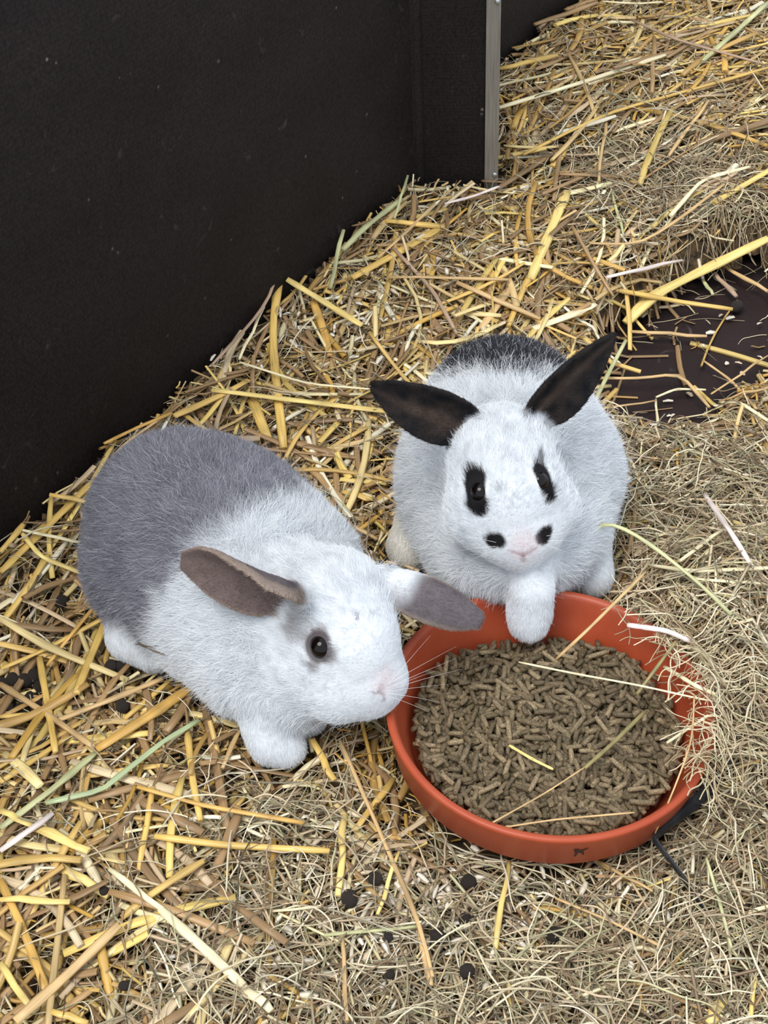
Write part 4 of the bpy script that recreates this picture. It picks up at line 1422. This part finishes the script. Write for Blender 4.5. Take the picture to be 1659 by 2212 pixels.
# (pixels of the photograph along the stalk, width in pixels, colour, height above the bedding, where it lies)
ST = [
 ([(1154, 53), (1290, 5)], 13, 'b', .012, 'jutting out before the far dark board at the top edge'),
 ([(1079, 148), (1204, 119)], 14, 'g', .010, 'sticking out from behind the metal strip, uppermost one there'),
 ([(1077, 233), (1241, 183), (1437, 119)], 13, 'p', .010, 'running long and straight to the upper right from the metal strip'),
 ([(1363, 42), (1458, 85), (1649, 138)], 8, 'm', .012, 'slanting down towards the right edge near the top'),
 ([(1659, 5), (1601, 58), (1517, 132)], 12, 'n', .010, 'in the top right corner of the pen'),
 ([(1413, 80), (1408, 201)], 10, 'b', .011, 'lying straight across the long cream stalk near the top'),
 ([(1130, 334), (1310, 244), (1533, 183), (1659, 146)], 9, 'g', .009, 'very long and thin, from beside the metal strip to the right edge'),
 ([(1193, 360), (1225, 313)], 20, 'g', .007, 'short and thick, just right of the metal strip foot'),
 ([(1294, 392), (1310, 249)], 7, 't', .009, 'thin, standing across the others above the hay pocket'),
 ([(1158, 395), (1140, 440), (1140, 509), (1162, 562), (1193, 588), (1315, 636)], 13, 'o', .008, 'sharply bent like a hook below the metal strip'),
 ([(1225, 413), (1167, 551), (1146, 604)], 22, 'y', .007, 'broad and flat, right beside the hooked amber one'),
 ([(1098, 705), (1125, 636), (1151, 583)], 14, 'g', .005, 'just above the back of the black-eared rabbit'),
 ([(1034, 715), (1103, 620)], 20, 't', .004, 'broad one at the back of the black-eared rabbit'),
 ([(987, 610), (1167, 689)], 13, 't', .010, 'sloping down to the right above the black-eared rabbit'),
 ([(838, 599), (1098, 604)], 9, 't', .010, 'lying level in the middle of the straw bank'),
 ([(1236, 488), (1283, 572), (1326, 641)], 8, 'b', .010, 'sloping along the left side of the hay pocket'),
 ([(1310, 599), (1474, 562)], 11, 'l', .009, 'lying along the lower side of the hay pocket'),
 ([(1659, 515), (1522, 582), (1405, 640), (1352, 698)], 27, 'y', .012, 'very broad and long, bordering the bare floor patch'),
 ([(1326, 625), (1469, 652), (1583, 668)], 12, 'g', .016, 'crossing over the broad yellow one by the bare floor patch'),
 ([(1151, 710), (1225, 684), (1286, 657)], 22, 'p', .008, 'broad and split, right of the dark rump of the black-eared rabbit'),
 ([(1363, 716), (1527, 726)], 10, 't', .010, 'lying level over the upper side of the bare floor patch'),
 ([(1448, 466), (1517, 387), (1620, 360)], 10, 'p', .012, 'kinked in the middle, on top of the hay pocket'),
 ([(1273, 525), (1379, 530), (1469, 472), (1564, 398)], 8, 't', .010, 'gently curved through the hay pocket'),
 ([(1321, 408), (1347, 509)], 6, 'n', .010, 'short thin one standing in the hay pocket'),
 ([(1443, 339), (1530, 217)], 8, 't', .010, 'slanting above the hay pocket on the right'),
 ([(740, 540), (780, 498), (867, 429)], 13, 'n', .012, 'leaning against the dark wall below the wall corner'),
 ([(833, 477), (960, 490)], 14, 'g', .008, 'below the wall corner, lying level'),
 ([(815, 557), (939, 440)], 8, 't', .012, 'thin one slanting up below the wall corner'),
 ([(760, 600), (860, 545), (950, 493)], 18, 'g', .007, 'thick one slanting up below the wall corner'),
 ([(960, 440), (1020, 425), (1077, 403)], 9, 'l', .010, 'knobbly one at the foot of the metal strip'),
 ([(881, 379), (852, 472)], 6, 'n', .020, 'thin one standing upright in the wall corner'),
 ([(849, 535), (934, 625), (987, 721)], 9, 'm', .010, 'slanting down across the middle of the straw bank'),
 ([(620, 603), (700, 652), (782, 703)], 16, 'y', .012, 'thick, sloping down to the right from the dark wall'),
 ([(603, 610), (590, 676), (590, 770), (603, 880), (613, 968)], 20, 'g', .008, 'long and upright between wall and grey rabbit'),
 ([(544, 862), (583, 955)], 24, 'g', .006, 'broad one touching the back of the grey rabbit'),
 ([(676, 650), (696, 703), (713, 769)], 17, 'o', .006, 'short and bent, right of the long upright golden stalk'),
 ([(457, 842), (663, 868), (855, 891)], 16, 'y', .010, 'long and level, reaching to the left black ear'),
 ([(517, 782), (663, 829), (815, 842)], 6, 'p', .012, 'thin, level, above the long yellow one behind the grey rabbit'),
 ([(225, 958), (300, 922), (371, 892)], 10, 'o', .012, 'poking over the back of the grey rabbit to the wall'),
 ([(205, 1045), (260, 965), (345, 905)], 7, 't', .012, 'thin one following the rump of the grey rabbit by the wall'),
 ([(613, 530), (583, 643), (544, 696), (457, 789)], 8, 'm', .016, 'twiggy one climbing the dark wall'),
 ([(570, 663), (517, 776)], 8, 'p', .010, 'short one under the twiggy stalk at the wall'),
 ([(742, 497), (713, 623)], 10, 'n', .013, 'upright one leaning on the dark wall'),
 ([(735, 1035), (835, 1045)], 16, 'y', .004, 'level one between the two rabbits, upper of the pair'),
 ([(740, 1062), (805, 1078)], 16, 'g', .004, 'level one between the two rabbits, lower of the pair'),
 ([(668, 1012), (750, 1085)], 18, 'b', .005, 'sloping one between the two rabbits'),
 ([(700, 1105), (815, 1165)], 10, 't', .005, 'thin sloping one beside the shoulder of the grey rabbit'),
 ([(0, 1192), (50, 1132)], 14, 'g', .012, 'at the left edge against the dark wall'),
 ([(47, 1151), (88, 1203), (200, 1247)], 12, 'y', .010, 'bent one at the left edge near the wall foot'),
 ([(49, 1145), (197, 1175)], 8, 'p', .012, 'thin one at the left edge near the wall foot'),
 ([(107, 1068), (203, 1088)], 12, 'g', .014, 'short one in front of the wall beside the grey rump'),
 ([(0, 1236), (110, 1130), (208, 1033)], 20, 'g', .008, 'long one parallel to the wall foot at the left edge'),
 ([(0, 1350), (60, 1270), (104, 1197)], 16, 'g', .008, 'slanting one at the left edge above the droppings'),
 ([(3, 1444), (88, 1408), (236, 1329)], 12, 'g', .010, 'reaching from the left edge to the grey rabbit above the droppings'),
 ([(101, 1438), (148, 1378), (216, 1296)], 9, 'o', .012, 'thin slanting one left of the grey rabbit'),
 ([(164, 1499), (197, 1416), (232, 1335)], 18, 'g', .010, 'thick slanting one beside the hind foot of the grey rabbit'),
 ([(85, 1419), (104, 1530), (120, 1625)], 16, 'g', .012, 'standing straight beside the heap of droppings'),
 ([(0, 1477), (110, 1548), (203, 1614)], 14, 't', .012, 'sloping down from the heap of droppings'),
 ([(208, 1619), (329, 1542), (422, 1477)], 25, 'o', .010, 'the broadest one, under the belly of the grey rabbit'),
 ([(104, 1564), (230, 1515), (351, 1466)], 14, 't', .012, 'long one below the hind foot of the grey rabbit'),
 ([(268, 1553), (372, 1466)], 14, 'g', .008, 'beside the hind foot, next to the broad amber one'),
 ([(0, 1548), (82, 1540)], 12, 'g', .010, 'level one at the left edge below the droppings'),
 ([(0, 1789), (110, 1707), (208, 1625)], 16, 'n', .010, 'long slanting one from the left edge to the broad amber one'),
 ([(0, 1690), (150, 1590)], 14, 'g', .008, 'slanting one at the left edge below the droppings'),
 ([(405, 1581), (416, 1685), (433, 1773)], 15, 'g', .008, 'upright one left of the grey rabbit forepaw'),
 ([(296, 1699), (438, 1740), (658, 1778)], 11, 'o', .010, 'long thin one below the grey rabbit forepaw'),
 ([(334, 1806), (477, 1825), (712, 1838)], 15, 'g', .010, 'long level one below the thin amber one'),
 ([(0, 1838), (115, 1756)], 15, 'l', .014, 'lilac-white one at the left edge'),
 ([(82, 1789), (192, 1838)], 22, 'y', .010, 'broad one crossing beside the lilac-white one'),
 ([(0, 1751), (71, 1784)], 16, 'y', .009, 'short one at the left edge above the lilac-white one'),
 ([(236, 1877), (351, 1964)], 14, 'p', .010, 'sloping one that leads to the longest cream stalk'),
 ([(345, 1962), (440, 2048), (526, 2129)], 22, 'p', .010, 'longest broad one near the lower left'),
 ([(524, 2127), (586, 2184)], 20, 'p', .008, 'broad one at the end of the longest cream stalk'),
 ([(0, 1899), (55, 2019), (104, 2151)], 18, 'o', .010, 'thick one sloping down at the lower left edge'),
 ([(33, 2206), (132, 2118), (258, 1997)], 22, 't', .012, 'thick one rising from the lower left corner'),
 ([(0, 1943), (151, 1948)], 16, 'y', .012, 'level one crossing at the lower left edge'),
 ([(110, 2184), (190, 2210)], 16, 'g', .010, 'short one in the lower left corner'),
 ([(0, 2080), (70, 2180)], 16, 'y', .008, 'at the very edge of the lower left corner'),
 ([(130, 1870), (235, 1935)], 20, 'y', .006, 'broad frayed one above the longest cream stalk'),
 ([(745, 1760), (730, 1935)], 15, 'y', .008, 'upright one left of the saucer'),
 ([(735, 1600), (800, 1750), (905, 1990), (935, 2110)], 10, 't', .012, 'very long thin one passing left of the saucer'),
 ([(674, 1597), (723, 1685)], 16, 'g', .008, 'right of the grey rabbit forepaw'),
 ([(850, 1680), (767, 1794)], 16, 'g', .006, 'slanting one close to the left side of the saucer'),
 ([(700, 2020), (910, 2000)], 9, 'n', .010, 'level one among the pale wood shavings'),
 ([(738, 2020), (750, 2205)], 10, 't', .010, 'upright one at the lower edge below the wood shavings'),
 ([(1070, 2050), (1100, 1860)], 12, 'y', .008, 'upright one below the front of the saucer'),
 ([(815, 1975), (862, 1840)], 9, 'y', .009, 'upright one beside the droppings left of the saucer'),
 ([(330, 1700), (300, 1880)], 13, 'g', .006, 'upright one crossing under the thin amber one'),
 ([(480, 1660), (525, 1560)], 12, 't', .006, 'short one touching the left of the grey rabbit forepaw'),
 ([(930, 2130), (905, 1990)], 14, 't', .009, 'short thick one on the wood shavings'),
 ([(1280, 816), (1374, 818), (1469, 807), (1533, 880)], 9, 't', .014, 'kinked one over the bare floor patch'),
 ([(1352, 735), (1319, 797), (1287, 862)], 9, 'n', .022, 'leaning beside the right black ear'),
 ([(1518, 778), (1580, 822), (1634, 883)], 7, 't', .010, 'thin one sloping over the right of the bare floor patch'),
 ([(1298, 883), (1417, 865)], 6, 't', .008, 'thin level one at the foot of the bare floor patch'),
 ([(1417, 858), (1460, 840), (1525, 842)], 6, 'p', .010, 'thin kinked one at the foot of the bare floor patch'),
 ([(1417, 862), (1420, 920)], 6, 'p', .006, 'short upright one at the foot of the bare floor patch'),
 ([(1536, 851), (1659, 768)], 6, 't', .012, 'thin one rising to the right edge over the bare floor'),
 ([(1554, 869), (1600, 870), (1659, 909)], 9, 'p', .010, 'kinked one at the right edge below the bare floor'),
 ([(1554, 866), (1659, 838)], 8, 't', .012, 'level one at the right edge below the bare floor'),
 ([(1565, 576), (1659, 630)], 12, 't', .012, 'sloping to the right edge at the top of the bare floor'),
 ([(1544, 590), (1591, 641)], 12, 'm', .010, 'short one at the top of the bare floor patch'),
 ([(1518, 605), (1540, 637)], 9, 'n', .008, 'tiny one at the top of the bare floor patch'),
 ([(1522, 1068), (1580, 1151), (1620, 1216)], 13, 'l', .016, 'pinkish one standing in the hay on the right'),
 ([(1468, 1212), (1562, 1144)], 9, 'p', .012, 'leaning against the pinkish one in the hay'),
 ([(1403, 1220), (1489, 1234), (1659, 1227)], 10, 'p', .012, 'long level one in the hay behind the saucer'),
 ([(1500, 1250), (1659, 1262)], 8, 'p', .012, 'level one at the right edge in the hay behind the saucer'),
 ([(1526, 1853), (1555, 1950), (1581, 2050)], 7, 'n', .010, 'thin one in the hay right of the black tray'),
 ([(1295, 1860), (1410, 1925)], 8, 't', .008, 'in the hay below the printed mark of the saucer'),
 ([(1200, 1940), (1320, 1990), (1440, 2050)], 7, 't', .009, 'long thin one in the hay below the saucer'),
 ([(1565, 2160), (1530, 2212)], 24, 'y', .006, 'broad one in the lower right corner'),
]
g = np.random.default_rng(77)
for pts, wpx, ck, dz, where in ST:
    P = [on_ground(x, y, dz) for x, y in pts]
    C_, L = resample(P, 5 if len(pts) == 2 else 11)
    if len(pts) == 2:
        C_[1:-1, :2] += g.normal(0, .0006, (len(C_) - 2, 2))
        # stay above the bedding on the way
        C_[:, 2] = np.maximum(C_[:, 2], zsurf(C_[:, 0], C_[:, 1]) + .002)
    else:
        for _ in range(1):
            C_[1:-1] = .25 * C_[:-2] + .5 * C_[1:-1] + .25 * C_[2:]
    depth = float((C_.mean(0) - CAM) @ _F)
    hw = wpx * depth / FPX / 2
    col, word = KEY[ck]
    flat = .38 if wpx > 15 else .6
    place_stalk('straw_stalk', C_, hw, flat, g.normal(0, .15), np.array(col) * g.uniform(.92, 1.06), g, word + ' straw stalk ' + where, 'straw', 'single straw stalks on the bedding')

# loose stalks without anything to tell them apart, by the part of the pen they lie in
zones = [('left', lambda x, y: (x < -.08) & (y < .74), 'loose golden straw stalk in the thick straw left of and below the grey rabbit'),
         ('bank', lambda x, y: (y >= .74) & (y < 1.16) & (x < .16), 'loose golden straw stalk on the straw bank between the dark wall and the rabbits'),
         ('far', lambda x, y: (y >= 1.16), 'loose golden straw stalk in the far straw behind the bare floor patch')]
zone_n = {'left': 60, 'bank': 60, 'far': 74}
for zn, zf, zl in zones:
    C4, W4, L4 = scatter(3800, g, lambda g, n, x, y: g.uniform(.045, .115, n) * (1 + .35 * sstep(1.1, 1.3, y)), lambda g, n, x, y: g.uniform(.0018, .0036, n), (.002, .009), None, .15, k=6, tilt=.003)
    ok = zf(C4[:, 2, 0], C4[:, 2, 1]) & ~blocked(C4) & (bareness(C4[:, 2, 0], C4[:, 2, 1]) < .3)
    q_ = C4.mean(1) - CAM
    zc = q_ @ _F
    u = 829.5 + FPX * (q_ @ _R) / zc; v = 1106 - FPX * (q_ @ _U) / zc
    ok &= (u > 0) & (u < 1659) & (v > 0) & (v < 2212)
    cc = pick_color(g, C4[:, 2, 0] * 0 - 9, C4[:, 2, 1], len(C4))
    for i in np.flatnonzero(ok)[:zone_n[zn]]:
        place_stalk('straw_stalk', C4[i], W4[i, 0], g.uniform(.32, .6), g.normal(0, .2), cc[i] * 1.05, g, zl, 'straw', 'loose straw stalks, ' + zn)

# ------------------------------------------------------------------ stems that reach over the saucer
def free_stem(name, pts, wpx, ck, label, cat='hay stem'):
    C_, L = resample([at(*p) for p in pts], 15)
    for _ in range(2):
        C_[1:-1] = .25 * C_[:-2] + .5 * C_[1:-1] + .25 * C_[2:]
    hw = wpx * float((C_.mean(0) - CAM) @ _F) / FPX / 2
    return place_stalk(name, C_, hw, .7, 0.0, KEY[ck][0], g, label, cat, 'stems reaching over the saucer')
ZP = BOWL_Z0 + .036
free_stem('hay_stem', [(1200, 1425, ZP + .004), (1265, 1365, .078), (1330, 1300, .084), (1395, 1235, .078)], 8, 't', 'tan stem leaning from the hay over the back rim into the pellets')
free_stem('hay_stem', [(1355, 1350, .078), (1440, 1362, .080), (1490, 1385, .074)], 13, 'l', 'short white stem poking over the right rim of the saucer')
free_stem('hay_stem', [(1120, 1430, ZP + .006), (1240, 1455, ZP + .008), (1380, 1480, .070), (1490, 1505, .076), (1540, 1515, .070)], 5, 'p', 'thin pale stem stretched over the upper half of the pellets')
free_stem('hay_stem', [(1435, 1440, .062), (1500, 1480, .076), (1545, 1500, .072)], 10, 'p', 'pale stem resting on the right rim above the thin one')
free_stem('hay_stem', [(1392, 1538, ZP + .006), (1330, 1600, ZP + .006), (1262, 1660, ZP + .005)], 10, 'v', 'dark olive stem lying on the pellets')
free_stem('hay_stem', [(1100, 1610, ZP + .006), (1150, 1640, ZP + .007), (1195, 1662, ZP + .006)], 7, 'y', 'short yellow stem in the middle of the pellets')
free_stem('hay_stem', [(1262, 1658, ZP + .006), (1180, 1712, ZP + .007), (1050, 1785, ZP + .010)], 4, 't', 'thin curved stem below the olive stem on the pellets')
free_stem('hay_stem', [(1500, 1500, .074), (1495, 1600, .078), (1458, 1700, .074), (1415, 1800, .045)], 4, 't', 'thin stem hanging down over the right front rim')
free_stem('hay_stem', [(1440, 1605, ZP + .012), (1530, 1545, .074)], 7, 'p', 'pale stem rising from the pellets to the right rim')
free_stem('hay_stem', [(1375, 1500, .062), (1420, 1440, .072), (1460, 1385, .078)], 8, 'v', 'olive brown blade across the inside of the right rim')
free_stem('hay_stem', [(1070, 1790, ZP + .012), (1200, 1770, ZP + .012), (1370, 1755, ZP + .014)], 5, 't', 'thin stem lying along the front edge of the pellets')
free_stem('grass_blade', [(1272, 1168, .078), (1285, 1135, .090), (1298, 1122, .092), (1363, 1147, .092), (1435, 1198, .086), (1520, 1268, .078), (1580, 1328, .074)], 9, 'n', 'pale green grass stem arching out of the hay behind the saucer', 'grass blade')
def on_fur(R_, px, py, d):
    p = R_.trace(px, py)
    return p + R_.normal(p)[0] * d
for ps, w_ in (((308, 1378), (318, 1380), (345, 1394), (372, 1404)), 4), (((316, 1377), (330, 1384), (346, 1388)), 3):
    C_, L = resample([on_fur(G, x, y, .0065) for x, y in ps], 8)
    place_stalk('twig', C_, w_ * .00016, .8, 0, lin(110, 98, 86), g, 'tiny grey twig caught in the flank fur, ' + ('longer' if w_ == 4 else 'shorter') + ' of the two', 'twig', 'twigs caught in the grey rabbit fur')
P = [on_ground(x, y, .011) for x, y in ((430, 1555), (351, 1603), (274, 1663), (219, 1707), (99, 1734))]
C_, L = resample(P, 13)
place_stalk('grass_blade', C_, .0020, .3, .2, lin(168, 180, 138), g, 'broad grey-green grass blade curving through the straw below the grey rabbit', 'grass blade')

# ------------------------------------------------------------------ droppings
M_DROP, nt, b = mat('dropping')
tc = node(nt, 'ShaderNodeTexCoord')
n1 = node(nt, 'ShaderNodeTexNoise', Scale=420.0, Detail=5.0)
cr = node(nt, 'ShaderNodeValToRGB')
cr.color_ramp.elements[0].position = .3; cr.color_ramp.elements[0].color = (*lin(30, 25, 23), 1)
cr.color_ramp.elements[1].position = .75; cr.color_ramp.elements[1].color = (*lin(74, 62, 54), 1)
nt.links.new(tc.outputs['Object'], n1.inputs[0]); nt.links.new(n1.outputs[0], cr.inputs[0]); nt.links.new(cr.outputs[0], b.inputs['Base Color'])
bp = node(nt, 'ShaderNodeBump', Strength=.8, Distance=.001)
nt.links.new(n1.outputs[0], bp.inputs['Height']); nt.links.new(bp.outputs[0], b.inputs['Normal'])
b.inputs['Roughness'].default_value = .7
drop_lib = []
for k in range(5):
    bm = bmesh.new()
    bmesh.ops.create_icosphere(bm, subdivisions=3, radius=1.0)
    co = np.array([v.co[:] for v in bm.verts])
    f_ = 1 + .07 * vnoise(co + 3 * k, .5, 60 + k) + .03 * vnoise(co + k, .2, 61)
    for v, s_ in zip(bm.verts, f_):
        v.co = v.co * float(s_); v.co.z *= .9
    me = bm_mesh('dropping', bm, True); me.materials.append(M_DROP)
    drop_lib.append(me)
heap = 'droppings heaped in the hollow at the left edge'
DR = [(755, 1942, 21, 'round black dropping beside the upright yellow stalk left of the saucer'), (810, 1898, 17, 'dropping half hidden in straw just above the roundest black one'), (945, 2025, 20, 'brownish dropping among the wood shavings'),
      (1195, 2018, 19, 'lone dropping in the hay below the saucer'), (1010, 2098, 19, 'lowest dropping, under the wood shavings'), (838, 2026, 12, 'small dropping left of the brownish one in the shavings'), (842, 2106, 12, 'small dropping left of the lowest one'),
      (1012, 1908, 20, 'dark dropping right below the front of the saucer'), (1004, 1985, 15, 'dropping right of the brownish one in the shavings'), (268, 2130, 13, 'small dropping near the lower left corner'), (265, 1525, 17, 'dropping below the hind foot of the grey rabbit'),
      (95, 1622, 24, 'large dark dropping below the heap at the left edge'), (240, 1440, 16, 'dropping in the shade behind the grey hind foot'), (225, 1925, 12, 'small dropping by the frayed yellow stalk'), (1592, 662, 15, 'dropping on the bare dark floor patch'),
      (132, 1300, 16, 'dropping deep in the straw left of the grey rump'), (262, 1440, 15, 'second dropping in the shade behind the grey hind foot')]
for x, y in ((22, 1502), (55, 1470), (66, 1508), (28, 1470), (88, 1485), (14, 1532), (98, 1522), (48, 1535), (5, 1480), (75, 1460)):
    DR.append((x, y, 18, None))
for k, (x, y, r, lab) in enumerate(DR):
    p = on_ground(x, y, .006)
    rad = r * float((p - CAM) @ _F) / FPX
    o = obj('dropping', drop_lib[k % 5], loc=(p[0], p[1], max(p[2], rad * .8)))
    o.scale = (rad,) * 3
    o.rotation_euler = tuple(g.uniform(0, 6.28, 3))
    tag(o, lab or 'round dark dropping in the heap at the left edge', 'dropping', 'droppings on the bedding' if lab else heap)

# ------------------------------------------------------------------ bent black metal strip lying in the hay
M_TRAY, nt, b = mat('black_sheet_metal')
tc = node(nt, 'ShaderNodeTexCoord')
n1 = node(nt, 'ShaderNodeTexNoise', Scale=60.0, Detail=4.0)
cr = node(nt, 'ShaderNodeValToRGB')
cr.color_ramp.elements[0].position = .35; cr.color_ramp.elements[0].color = (*lin(30, 33, 40), 1)
cr.color_ramp.elements[1].position = .75; cr.color_ramp.elements[1].color = (*lin(62, 65, 72), 1)
nt.links.new(tc.outputs['Object'], n1.inputs[0]); nt.links.new(n1.outputs[0], cr.inputs[0]); nt.links.new(cr.outputs[0], b.inputs['Base Color'])
b.inputs['Roughness'].default_value = .35; b.inputs['Metallic'].default_value = .3
path = [at(1578, 1642, .043), at(1500, 1720, .0445), at(1413, 1806, .045), at(1478, 1894, .0435), at(1541, 1987, .040)]
hts = [.0085, .0085, .0060, .0038, .0030]
A_ = path[2]
T1 = unit(path[0] - path[2]); T2 = unit(path[4] - path[2])
V = []
for i, (p, h_) in enumerate(zip(path, hts)):
    T = T1 if i < 2 else T2 if i > 2 else unit(T1 + T2)
    S_ = unit(np.cross(T, [0, 0, 1])) if i != 2 else unit(np.cross(T1 - T2, [0, 0, 1]))
    lean = np.array([.35, -.25, 0]) * h_ if i < 2 else np.zeros(3)          # the wider arm leans away from the saucer
    for top in (0, 1):
        for sd in (-1, 1):
            V.append(p - A_ + (S_ if i < 3 else -S_) * sd * .0007 - (0 if top else 1) * np.array([0, 0, h_]) + (0 if top else 1) * lean)
F = []
for i in range(4):
    a0, a1 = i * 4, i * 4 + 4
    for x, y in ((0, 1), (1, 3), (3, 2), (2, 0)):
        F.append((a0 + x, a0 + y, a1 + y, a1 + x))
F += [(0, 2, 3, 1), (16, 17, 19, 18)]
me = bpy.data.meshes.new('metal_strip')
me.from_pydata([tuple(v) for v in V], [], F)
bm = bmesh.new(); bm.from_mesh(me); bmesh.ops.recalc_face_normals(bm, faces=bm.faces); bm.to_mesh(me); bm.free()
tag(obj('metal_strip', me, M_TRAY, loc=A_), 'thin black metal strip bent to a corner in the hay, touching the saucer', 'metal strip')
